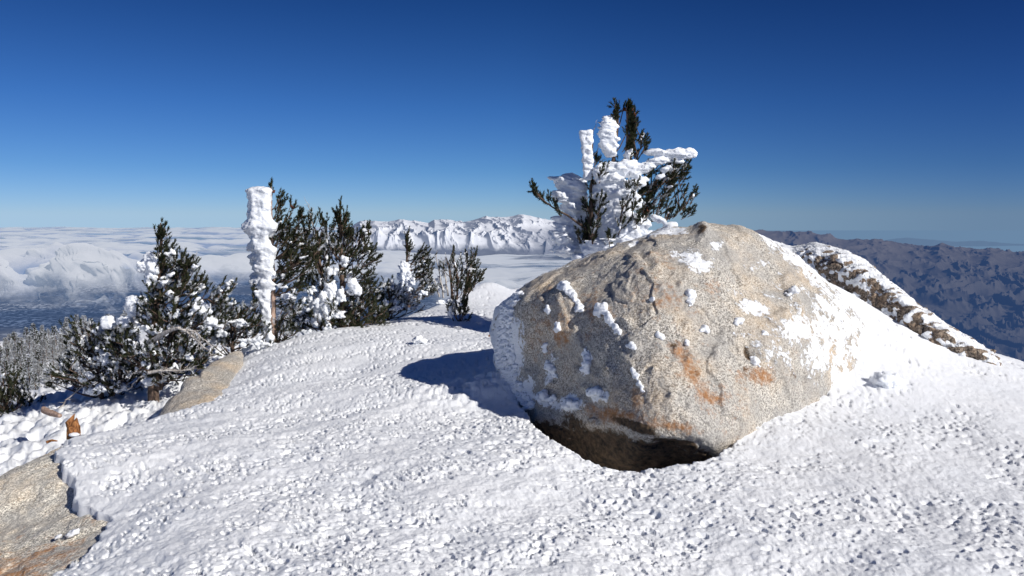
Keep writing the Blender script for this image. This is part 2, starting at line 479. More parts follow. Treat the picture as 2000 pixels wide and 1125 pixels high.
# ------------------------------------------------------------------ rocks from outlines
def star(outline, ctr, n):
    pts = np.array(outline, float) - np.array(ctr)
    th = np.arctan2(pts[:, 1], pts[:, 0]); r = np.hypot(pts[:, 0], pts[:, 1])
    k = np.argsort(th); th, r = th[k], r[k]
    T = np.linspace(-np.pi, np.pi, n, endpoint=False)
    rr = np.interp(T, np.concatenate([th - 2 * np.pi, th, th + 2 * np.pi]), np.tile(r, 3))
    ker = np.array([1, 2, 3, 2, 1.]) / 9
    for _ in range(3):
        rr = np.convolve(np.concatenate([rr[-2:], rr, rr[:2]]), ker, 'valid')
    return T, rr

def outline_body(outline, ctr, Yf, roll, back, nth=420, ns=170, nb=26, rim=.14, scale=100.):
    """closed body: front surface Yf(px,py) inside the outline, rolled over at the rim, bulging back behind"""
    T, rr = star(outline, ctr, nth)
    s = np.concatenate([np.linspace(0.0, 1 - rim, int(ns * .75), endpoint=False), 1 - rim * (1 - np.sin(np.linspace(0, np.pi / 2, ns - int(ns * .75))))])
    s[0] = 1e-4
    S, TT = np.meshgrid(s, T, indexing='xy')       # nth x ns
    RRr = rr[:, None]
    px = ctr[0] + S * RRr * np.cos(TT); py = ctr[1] + S * RRr * np.sin(TT)
    Y = Yf(px / scale, py / scale)
    t = np.clip((S - (1 - rim)) / rim, 0, 1)
    Y = Y + roll * (1 - np.sqrt(np.maximum(0, 1 - t * t)))
    front = PA(px, py, Y)
    sb = np.cos(np.linspace(0, np.pi / 2, nb + 1))[1:]; sb[-1] = 1e-4
    edgeY = Y[:, -1:]
    pxb = ctr[0] + sb[None] * RRr * np.cos(TT[:, :1]); pyb = ctr[1] + sb[None] * RRr * np.sin(TT[:, :1])
    Yb0 = edgeY.mean() + (edgeY - edgeY.mean()) * sb[None]
    Yb = Yb0 + back * np.sqrt(1 - sb[None] ** 2)
    rear = PA(pxb, pyb, Yb)
    v = np.concatenate([front, rear], 1)
    return v, px, py, T

def grid_normals(v, wrap=True):
    du = np.roll(v, -1, 0) - np.roll(v, 1, 0)
    dv = np.empty_like(v); dv[:, 1:-1] = v[:, 2:] - v[:, :-2]; dv[:, 0] = v[:, 1] - v[:, 0]; dv[:, -1] = v[:, -1] - v[:, -2]
    n = np.cross(du, dv); n /= np.linalg.norm(n, axis=-1, keepdims=True) + 1e-12
    return n

BO = [(978,750),(962,690),(963,640),(966,610),(978,585),(1010,565),(1050,543),(1090,523),(1130,505),(1165,492),(1200,480),(1235,467),(1270,452),(1310,443),(1350,438),(1372,432),(1400,433),(1430,440),(1460,450),
  (1500,468),(1540,490),(1580,518),(1620,552),(1660,600),(1690,650),(1690,720),(1640,790),(1560,840),(1490,880),(1420,925),(1330,945),(1230,950),(1140,930),(1080,905),(1030,860),(1000,810)]
BD = [(985,620,6.62),(990,700,6.62),(1000,760,6.55),(1040,820,6.1),(1080,870,5.85),(1100,700,6.0),(1060,620,6.2),(1100,600,6.05),(1120,820,5.68),(1200,825,5.2),(1230,760,5.22),(1250,650,5.5),(1250,550,5.85),
  (1300,850,4.95),(1390,870,4.98),(1400,790,5.12),(1400,650,5.6),(1400,550,6.0),(1400,470,6.4),(1550,650,5.95),(1560,750,5.85),(1480,820,5.35),(1600,600,6.5),(1650,650,6.6),(1500,510,6.6),(1150,520,6.45),(1280,480,6.4),
  (1240,885,5.1),(1220,930,5.38),(1320,925,5.35),(1140,890,5.62),(1360,890,5.06),(1420,880,5.12)]
BF = RBF([(a / 100, b / 100) for a, b, c in BD], [c for a, b, c in BD], 'tps', 2e-2)

def bl(px, py, cx, cy, rx, ry, rot=0):
    a = R(rot); dx, dy = px - cx, py - cy
    u = dx * math.cos(a) + dy * math.sin(a); w = -dx * math.sin(a) + dy * math.cos(a)
    return np.exp(-((u / rx) ** 2 + (w / ry) ** 2))

def build_boulder():
    v, px, py, T = outline_body(BO, (1300, 690), BF, .38, 1.0, nth=560, ns=230, nb=30, rim=.16)
    nf = px.shape[1]
    n = grid_normals(v)
    # make sure normals point outward (front faces toward camera)
    if n[:, 20, 1].mean() > 0: n = -n
    q = v
    d = .034 * fbm3(q * 1.4, 3, 5) + .016 * fbm3(q * 4.5, 4, 8) + .006 * fbm3(q * 18, 3, 9)
    # stepped exfoliation edges running down-right
    st = fbm3(q * np.array([2.2, 2.2, 2.2]), 3, 15)
    d = d + .02 * (sstep(.05, .12, st) - .5)
    # ledge above the dark overhang
    fpx = np.concatenate([px, np.repeat(px[:, -1:], v.shape[1] - nf, 1)], 1); fpy = np.concatenate([py, np.repeat(py[:, -1:], v.shape[1] - nf, 1)], 1)
    lip = 815 + (fpx - 1150) * .20 + 12 * perlin3(q * 3, 77)
    d = d - .045 * sstep(0, 50, fpy - lip) * sstep(1030, 1080, fpx) * sstep(1430, 1380, fpx)
    # small dark pockets
    for (cx, cy, a, rr) in ((1315,675,.03,22),(1465,690,.05,16),(1130,590,.03,14),(1340,690,.02,16),(1290,655,.02,14),(1455,720,.03,14),(1375,450,-.05,16),(1250,500,.02,9),(1095,640,-.03,14),(1240,680,-.03,12),(1545,575,-.04,14)):
        d = d - a * bl(fpx, fpy, cx, cy, rr * .8, rr * 1.3, -25)
    v0 = v
    rk = np.random.default_rng(41)
    for _ in range(46):
        kx, ky, kr = rk.uniform(1030, 1600), rk.uniform(500, 800), rk.uniform(5, 12)
        d = d + rk.uniform(.012, .034) * bl(fpx, fpy, kx, ky, kr, kr * rk.uniform(.6, 1.5), rk.uniform(-60, 20))
    v = v0 + n * d[..., None]
    frost = np.zeros(fpx.shape); rust = frost.copy(); dark = frost.copy()
    top = lambda f: np.maximum(frost, f)
    nz = fbm3(v * 1.1, 3, 91)
    frost = top(.66 * sstep(0, 1, (fpx - 1400) / 180 - (fpy - 470) / 330 + .1 + .5 * nz))
    frost = top(.56 * sstep(1480, 1660, fpx - .25 * (fpy - 600) + 90 * nz))
    for c in ((1360,515,52,26,20,.85),(1470,600,48,22,10,.72),(1430,570,30,14,5,.55),(1510,690,50,26,20,.68),(1560,640,60,40,0,.8),(1590,690,40,36,0,.75),(1300,452,60,12,-8,.8),(1240,470,30,8,-20,.6),
              (1000,690,26,80,0,1.0),(985,610,16,60,0,1.0),(1020,760,28,40,30,.9),(1075,720,12,36,20,.85),(1060,780,40,16,25,.9),(1110,785,34,18,15,.95),(1165,770,28,18,10,.9),(1145,712,14,34,8,.8),(1110,570,20,18,30,.6),(1400,478,24,12,0,.7),(1440,655,26,10,10,.5)):
        frost = top(c[5] * bl(fpx, fpy, *c[:5]))
    frost = np.where(fpx < 1000 + 15 * nz, np.maximum(frost, .8), frost)
    for c in ((1350,720,26,70,-28,.75),(1390,770,34,20,20,.65),(1215,815,90,20,12,.95),(1320,835,60,10,8,.8),(1480,735,40,18,10,.75),(1245,775,20,30,0,.55),(1100,650,26,60,0,.5),(1060,640,30,70,0,.45),(1160,600,60,40,20,.45),(1290,590,60,40,0,.42),(1500,740,24,14,0,.7),(1440,800,16,40,10,.4),(1400,560,40,20,0,.35),(1335,880,60,10,6,.6),(1300,520,80,24,-15,.35),(1190,640,40,30,0,.4),(1560,690,20,18,0,.5)):
        rust = np.maximum(rust, min(.95, c[5] * 1.12) * bl(fpx, fpy, *[c[0], c[1], c[2] * 1.15, c[3] * 1.15, c[4]]))
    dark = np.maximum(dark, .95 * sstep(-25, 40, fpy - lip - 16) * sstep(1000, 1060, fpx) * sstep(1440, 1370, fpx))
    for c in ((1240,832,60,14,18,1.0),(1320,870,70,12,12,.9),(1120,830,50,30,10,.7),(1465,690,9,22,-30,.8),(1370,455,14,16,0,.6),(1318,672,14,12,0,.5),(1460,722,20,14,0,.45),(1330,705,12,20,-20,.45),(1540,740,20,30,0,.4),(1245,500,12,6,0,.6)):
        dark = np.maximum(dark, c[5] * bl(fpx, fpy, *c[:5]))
    frost = np.where(fpy > lip, frost * .5 * (fpx < 1150), frost)
    Sg = np.linspace(0, 1, nf)[None]
    rimm = sstep(.90, .97, np.concatenate([np.repeat(Sg, fpx.shape[0], 0), np.ones((fpx.shape[0], v.shape[1] - nf))], 1)) * (fpy < 640) * (fpx < 1260)
    frost = np.maximum(frost, .62 * rimm)
    frost[:, nf + 3:] = .9
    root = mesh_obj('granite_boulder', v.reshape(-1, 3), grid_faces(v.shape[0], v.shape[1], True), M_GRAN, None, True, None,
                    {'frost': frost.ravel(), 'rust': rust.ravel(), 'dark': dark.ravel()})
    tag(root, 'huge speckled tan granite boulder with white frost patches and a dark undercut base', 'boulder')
    return root, v[:, :nf].reshape(-1, 3), px.ravel(), py.ravel(), n[:, :nf].reshape(-1, 3)

BOULDER, BV, BPX, BPY, BN = build_boulder()

def on_boulder(px, py):
    i = int(np.argmin((BPX - px) ** 2 + (BPY - py) ** 2))
    return BV[i], BN[i]

# ------------------------------------------------------------------ ice shapes
def sphere_template(nu=22, nv=14):
    th = np.linspace(0, 2 * np.pi, nu, endpoint=False); ph = np.linspace(.02, np.pi - .02, nv)
    T_, Ph = np.meshgrid(th, ph, indexing='ij')
    v = np.stack([np.cos(Ph), np.sin(Ph) * np.cos(T_), np.sin(Ph) * np.sin(T_)], -1)  # long axis x
    return v.reshape(-1, 3), grid_faces(nu, nv, True)
SPV, SPF = sphere_template()
SPV_S, SPF_S = sphere_template(10, 7)

def blob(buf, c, axes, ang=0, tilt=0, sq=1.0, rough=.12, streak=False, small=False, seed=0, tip=0.0, mi=0):
    """ice/snow lump; axes (along x, depth y, up z); ang turns it in the picture's upright plane, sq<1 squares it off, tip sharpens its -x end"""
    V, Fc = (SPV_S, SPF_S) if small else (SPV, SPF)
    u = V.copy()
    if sq != 1.0: u = np.sign(u) * np.abs(u) ** sq
    if tip:
        k = np.clip(-u[:, 0], 0, 1)
        u[:, 1] *= 1 - tip * k; u[:, 2] *= 1 - tip * k
    p = u * np.array(axes, float)
    ca, sa = math.cos(ang), math.sin(ang)
    p = np.stack([p[:, 0] * ca - p[:, 2] * sa, p[:, 1], p[:, 0] * sa + p[:, 2] * ca], -1)
    ct, st = math.cos(tilt), math.sin(tilt)
    p = np.stack([p[:, 0] * ct - p[:, 1] * st, p[:, 0] * st + p[:, 1] * ct, p[:, 2]], -1)
    nrm = p / (np.linalg.norm(p, axis=1, keepdims=True) + 1e-9)
    m = float(min(axes)); M_ = float(max(axes))
    w = p + np.asarray(c, float)
    if streak: dn = fbm3(w * np.array([7, 34, 38.]), 3, seed + 3)
    else: dn = fbm3(w / (m * 1.1), 3, seed + 3)
    p = p + nrm * (dn * rough * (m + .25 * M_))[:, None]
    buf.add(p + np.asarray(c, float), Fc, mi)

def ice_obj(buf, name, mat, parent=None, voxel=.012, amp=.012, comb=.03, seed=1, fine=1.0, iso=False, smooth=0, pieces=False):
    """fuse the collected lumps into one skin and grow wind-combed rime texture on it"""
    t = buf.obj('merge', mat)
    if t is None: return None
    m = t.modifiers.new('fuse', 'REMESH'); m.mode = 'VOXEL'; m.voxel_size = voxel
    if smooth:
        sm = t.modifiers.new('soften', 'SMOOTH'); sm.factor = .5; sm.iterations = smooth
    dg = bpy.context.evaluated_depsgraph_get(); ev = t.evaluated_get(dg); me = ev.to_mesh()
    nv = len(me.vertices); v = np.empty(nv * 3, np.float32); me.vertices.foreach_get('co', v); v = v.reshape(-1, 3).astype(float)
    n = np.empty(nv * 3, np.float32); me.vertex_normals.foreach_get('vector', n); n = n.reshape(-1, 3)
    lv = np.empty(len(me.loops), np.int32); me.loops.foreach_get('vertex_index', lv); f = lv.reshape(-1, 4)
    ev.to_mesh_clear()
    old = t.data; bpy.data.objects.remove(t); bpy.data.meshes.remove(old)
    w = v + buf.o
    if iso:
        d = amp * fbm3(w * np.array([9, 9, 11.]), 3, seed) + amp * .8 * fbm3(w * np.array([24, 24, 30.]), 3, seed + 7) + amp * .3 * fbm3(w * 62, 2, seed + 9)
    else:
        a_ = w @ np.array([.87, -.5, 0]); c_ = w @ np.array([.5, .87, 0]); q = np.stack([a_, c_, w[:, 2]], -1)
        wq = fbm3(q * 5, 2, seed + 2); ua = q[:, 0] + .05 * wq; uz = q[:, 2] + .03 * fbm3(q * 6, 2, seed + 4) + .25 * q[:, 1]
        sh = 1.9 * lumps(ua, uz * 1.5, .17, seed + 5, .12, .14, 1.2, .55, .7) + 1.3 * lumps(ua, uz * 1.6, .085, seed + 8, -.05, .16, 1.2, .55, .7)
        d = amp * (sh - 1.2 + .8 * fbm3(q * np.array([4, 14, 26.]), 3, seed) + .25 * fbm3(q * 50, 2, seed + 9))
    a_ = w @ np.array([.87, -.5, 0]); c_ = w @ np.array([.5, .87, 0]); q = np.stack([a_, c_, w[:, 2]], -1)
    tip = np.clip(perlin3(q * np.array([3, 16, 22.]), seed + 11) + .15, 0, 1) + .6 * np.clip(perlin3(q * np.array([5, 40, 52.]), seed + 12), 0, 1)
    v = v + n * d[:, None]
    k = comb * tip * np.clip(-n[:, 0] + .25, 0, 1)
    v[:, 0] -= k * .87; v[:, 1] += k * .5
    if not pieces: return mesh_obj(name, v, f, mat, parent)
    lab = np.arange(len(v))
    while True:
        m = lab[f].min(1); new = lab.copy(); np.minimum.at(new, f.ravel(), np.repeat(m, 4)); new = new[new]
        if (new == lab).all(): break
        lab = new
    fl = lab[f[:, 0]]; ids, cnt = np.unique(fl, return_counts=True); first = None
    for i_, c_ in sorted(zip(ids, cnt), key=lambda t_: -t_[1])[:60]:
        if c_ < 40: break
        ff = f[fl == i_]; u_, inv = np.unique(ff, return_inverse=True)
        o = mesh_obj(name, v[u_], inv.reshape(-1, 4), mat, parent); first = first or o
    return first

# rime crust on the windward rim of the boulder
def boulder_ice():
    rng = np.random.default_rng(5)
    b = Buf()
    for k in range(520):
        t = rng.random()
        py = 572 + 225 * t
        px = np.interp(py, [575, 600, 640, 690, 740, 800], [1006, 984, 978, 984, 994, 1030]) + 24 * rng.random() ** 1.7 - 4
        q, n = on_boulder(px, py)
        L = rng.uniform(.02, .045)
        d = np.array([-1, -.3, -.2 + .25 * rng.standard_normal()])
        blob(b, q + d * L * .35, (L, .012 + .012 * rng.random(), .009 + .010 * rng.random()), ang=rng.normal(.12, .2), tilt=.3, rough=.2, small=True, seed=k, tip=.7)
    o = ice_obj(b, 'rime_crust', M_ICE, BOULDER, .007, .004, .0, 3, iso=True)
    o['label'] = 'blue-white rime feathers along the windward edge'
    # separate knobs and flakes of ice stuck to the face, each leaning into the wind
    kn = [ [(1102,560,14,10,-40),(1118,575,14,9,60),(1130,595,8,16,80)], [(1176,604,9,13,75),(1190,622,8,18,65),(1206,642,7,16,55)], [(1350,578,8,11,80),(1346,592,6,8,60)], [(1378,642,12,8,-10)],
           [(1490,655,8,5,-20)], [(1146,706,9,30,90)], [(1244,738,6,22,70),(1254,757,5,12,65)], [(1240,684,7,9,70)], [(1290,656,7,9,60)], [(1158,764,20,9,-8)], [(1112,788,20,10,15)], [(1064,776,22,9,25)],
           [(1078,720,7,22,75)], [(1098,640,6,14,85)], [(1274,588,4,6,80)], [(1074,606,5,10,85)], [(1068,680,5,14,80)], [(1342,670,5,5,0)], [(1440,632,14,6,-20)], [(1544,574,11,8,-30)], [(1478,706,6,16,60)] ]
    for i, grp in enumerate(kn):
        b = Buf()
        for (px, py, a_, b_, rot) in grp:
            k = BV[int(np.argmin((BPX - px) ** 2 + (BPY - py) ** 2))][1] / F
            n_ = int(7 + max(a_, b_) * .6)
            for j in range(n_):        # a ragged crest of small flakes along the ledge
                ra, rb = max(a_, b_), min(a_, b_)
                t = rng.uniform(-1, 1); s_ = rng.normal(0, .35)
                an = R(rot if a_ >= b_ else rot - 90 if False else rot)
                qx = px + t * ra * .8 * math.cos(an) - s_ * rb * math.sin(an); qy = py + t * ra * .8 * math.sin(an) + s_ * rb * math.cos(an)
                q, n = on_boulder(qx, qy)
                e = (1 - .6 * abs(t)) * rng.uniform(.6, 1.2)
                blob(b, q + n * (.30 * rb * k * e) + np.array([-.15 * rb * k, 0, 0]), (rb * k * e * .95, rb * k * e * 1.1, rb * k * e * .8), ang=rng.normal(0, .8), rough=.4, sq=.8, small=True, seed=100 + i + j)
        ice_obj(b, 'ice_knob', M_ICE, BOULDER, .007, .006, .008, 20 + i, iso=True)
boulder_ice()

# ------------------------------------------------------------------ other rocks
def outline_rock(name, label, cat, outline, ctr, depth_pts, roll, back, amp=.02, mats=None, attr=None, nth=220, ns=90, rim=.2):
    f = RBF([(a / 100, b / 100) for a, b, c in depth_pts], [c for a, b, c in depth_pts], 'tps', 1e-2)
    v, px, py, T = outline_body(outline, ctr, f, roll, back, nth, ns, 16, rim)
    n = grid_normals(v)
    if n[:, 10, 1].mean() > 0: n = -n
    v = v + n * (amp * fbm3(v * 3, 4, 5) + amp * .4 * fbm3(v * 14, 3, 6))[..., None]
    at = {'frost': np.zeros(v.shape[0] * v.shape[1]), 'rust': np.zeros(v.shape[0] * v.shape[1]), 'dark': np.zeros(v.shape[0] * v.shape[1])}
    if attr: at.update(attr(v, n))
    o = mesh_obj(name, v.reshape(-1, 3), grid_faces(v.shape[0], v.shape[1], True), mats or M_GRAN, None, True, None, at)
    return tag(o, label, cat)

outline_rock('rock_slab', 'flat grey-tan granite slab leaning on the snow edge below the dark pine', 'rock slab',
    [(300,830),(318,795),(350,765),(390,735),(430,704),(452,688),(474,684),(478,700),(468,722),(452,748),(436,775),(400,800),(340,840)], (400, 765),
    [(310,815,6.55),(350,790,6.8),(400,740,7.65),(450,695,8.7),(470,700,8.75),(440,750,7.6),(400,790,6.8)], .15, .35, .015)

def rock_field():
    xs = np.linspace(-4.5, -1.7, 280); ys = np.linspace(1.6, 6.5, 350)
    X, Y_ = np.meshgrid(xs, ys, indexing='ij')
    sd = sdf_poly(X, Y_, ROCKPOLY)
    z = NEAR(X, Y_) - .04
    # rounded far edge, buried under the snow elsewhere
    outer = np.array([tuple(P(160,846,6.05)[:2]), tuple(P(70,884,5.65)[:2]), tuple(P(0,914,5.3)[:2]), (-4.1,4.6), (-4.2,3.2), (-4.0,1.5)])
    inner_poly = [(-1.0,1.0)] + [tuple(t) for t in outer[::-1]] + [(-1.0,6.0)]
    so = sdf_poly(X, Y_, inner_poly)
    so = so + .06 * perlin2(X * 2, Y_ * 2, 8)
    roll = np.where(so < .25, (.25 - so) ** 2 * .9, 0)
    z = z - roll - .9 * np.clip(-so, 0, 1)
    z = z + .016 * fbm2(X * 1.3, Y_ * 1.3, 3, 71) + .008 * fbm2(X * 7, Y_ * 7, 3, 72) - .012 * sstep(.05, .2, fbm2(X * 2.4 + Y_, Y_ * 2.4, 3, 73))
    far_in = np.clip(-sd - .25, 0, 1) * (so > 0)
    z = z - far_in * .4
    v = np.stack([X, Y_, z], -1).reshape(-1, 3)
    q = v.reshape(X.shape + (3,))
    rust = .6 * np.exp(-(((X + 3.0) / .5) ** 2 + ((Y_ - 4.0) / .38) ** 2)) + .35 * np.exp(-(((X + 2.6) / .3) ** 2 + ((Y_ - 3.9) / .4) ** 2))
    o = mesh_obj('granite_ledge', v, grid_faces(len(xs), len(ys))[:, ::1], M_LEDGE, None, True, None,
                 {'frost': np.zeros(len(v)), 'rust': rust.ravel(), 'dark': np.zeros(len(v))})
    tag(o, 'bare smooth granite ledge emerging beneath the broken snow edge in the lower left corner', 'rock ledge')
    b = Buf()
    for (px, py, r, k) in ((143, 1030, .028, 1), (135, 1022, .02, 2), (112, 1018, .016, 3)):
        q = P(px, py, 4.3); q[2] = float(NEAR(q[0], q[1])) - .03
        blob(b, q, (r * 1.25, r, r * .6), ang=.5, seed=k, rough=.5, sq=.85)
    b.obj('ice_knob', M_ICE, o)
rock_field()

# rimed rock ridge at the right: swept body, rime growing on its windward side
def build_ridge():
    sp_px = [(1500,500,9.4,34,40),(1550,500,9.2,24,40),(1590,508,9.0,36,50),(1640,530,8.8,46,55),(1690,562,8.6,50,60),(1730,590,8.4,44,55),(1775,622,8.2,42,55),(1830,655,8.0,36,50),(1885,680,7.9,30,45),(1925,700,7.8,24,40),(1952,716,7.75,10,20)]
    A = np.array(sp_px, float)
    t = np.linspace(0, len(A) - 1, 260)
    g_ = [np.interp(t, np.arange(len(A)), A[:, i]) for i in range(5)]
    for i in range(5):
        ker = np.ones(9) / 9
        g_[i] = np.convolve(np.pad(g_[i], 4, mode='edge'), ker, 'valid')
    cxy = PA(g_[0], g_[1] + 12, g_[2])
    hz = g_[3] * g_[2] / F * 1.25
    th = np.linspace(0, 2 * np.pi, 120, endpoint=False)
    ax = np.array([.80, .58, 0])           # across-ridge direction (depth)
    ax = np.array([.35, .94, 0.])
    ct = np.sign(np.cos(th)) * np.abs(np.cos(th)) ** .8; s_ = np.sign(np.sin(th)) * np.abs(np.sin(th)) ** .8
    v = cxy[:, None] + (ct[None, :, None] * .42 * ax + s_[None, :, None] * np.array([0, 0, 1.]) * hz[:, None, None])
    n = grid_normals(v.transpose(1, 0, 2)).transpose(1, 0, 2)
    ctr = cxy[:, None]
    if ((v - ctr) * n).sum(-1).mean() < 0: n = -n
    # blocky joints and rime fingers pointing up-wind (to -x)
    w = v.copy()
    blk = fbm3(w * np.array([4.5, 4.5, 7]), 4, 12)
    fing = fbm3(w * np.array([5, 16, 17.]), 3, 14)
    d = .06 * blk + .05 * np.abs(fing) + .012 * fbm3(w * 22, 3, 13)
    # the body's upper skin stays smooth snow
    up = n[..., 2]
    d = d * (1 - .7 * sstep(.55, .9, up))
    v = v + n * d[..., None] + np.array([-1, 0, 0]) * (.05 * np.clip(fing, 0, 1))[..., None]
    k = np.linspace(0, 1, 260)[:, None]
    frost = .42 + .75 * sstep(.45, .85, up) + 1.15 * fing + .5 * fbm3(w * np.array([9, 26, 28.]), 2, 19) + .35 * sstep(.26, .16, k) - .1
    o = mesh_obj('rock_outcrop', v.reshape(-1, 3), grid_faces(260, 120)[:, ::1], M_OUT, None, True, None, {'frost': np.clip(frost, -1, 2).ravel()})
    tag(o, 'long brown rock ridge streaked with rime, sloping down to the right behind the boulder', 'rock outcrop')
build_ridge()

# small iced stones
def small_stone(name, label, px, py, r, mat, lift=.3, seed=0, n=1):
    q = G(px, py); q[2] = gz(q[0], q[1]) + r * lift
    b = Buf(q)
    rng = np.random.default_rng(seed)
    for i in range(n):
        off = np.array([rng.uniform(-1, 1) * r, rng.uniform(-.5, .5) * r, rng.uniform(-.2, .2) * r]) * (i > 0)
        blob(b, q + off, (r * rng.uniform(.8, 1.2), r * .9, r * rng.uniform(.6, .9)), ang=rng.normal(0, .4), rough=.6, sq=.95, seed=seed + i)
    o = b.obj(name, mat); o.location = q
    for at in ('frost', 'rust', 'dark'):
        a_ = o.data.attributes.new(at, 'FLOAT', 'POINT')
        if at == 'frost': a_.data.foreach_set('value', np.full(len(o.data.vertices), .12, np.float32))
    return tag(o, label, 'stone')
small_stone('stone', 'small dark stone tip poking out of the snow at the bottom edge', 1322, 1135, .028, M_GRAN, .35, 3)
small_stone('icy_stone', 'ice-glazed stone lump in the smooth snow right of the boulder', 1735, 748, .085, M_ICE, .1, 8, 5)
small_stone('snow_lump', 'lone white snow lump between the two dark shadows left of the boulder', 822, 676, .055, M_SNOW, .5, 13, 5)

# ------------------------------------------------------------------ vegetation
def unit(v):
    v = np.asarray(v, float); return v / (np.linalg.norm(v, axis=-1, keepdims=True) + 1e-9)

def needles(buf, Pp, D, L, n=18, length=.045, width=.0045, mi=None, rng=RNG):
    """brush-like tufts: n flat needles set along each axis D from point P over length L"""
    T_ = len(Pp)
    if not T_: return
    D = unit(D)
    ref = np.where(np.abs(D[:, 2:3]) < .9, np.array([[0, 0, 1.]]), np.array([[1., 0, 0]]))
    A = unit(np.cross(D, ref)); B = np.cross(D, A)
    t = rng.random((T_, n)) ** .8; ph = rng.random((T_, n)) * 2 * np.pi; op = rng.uniform(.35, 1.0, (T_, n)) * (1.15 - .6 * t)
    base = Pp[:, None] + D[:, None] * (t * L[:, None])[..., None]
    rad = np.cos(ph)[..., None] * A[:, None] + np.sin(ph)[..., None] * B[:, None]
    d = np.cos(op)[..., None] * D[:, None] + np.sin(op)[..., None] * rad
    ln = length * rng.uniform(.75, 1.2, (T_, n))
    tipp = base + d * ln[..., None]
    side = unit(np.cross(d, rng.standard_normal((T_, n, 3)))) * (width * .5)
    v = np.stack([base - side, base + side, tipp + side * .45, tipp - side * .45], 2).reshape(-1, 3)
    f = np.arange(T_ * n * 4).reshape(-1, 4)
    buf.add(v, f, 0 if mi is None else np.repeat(mi, n))

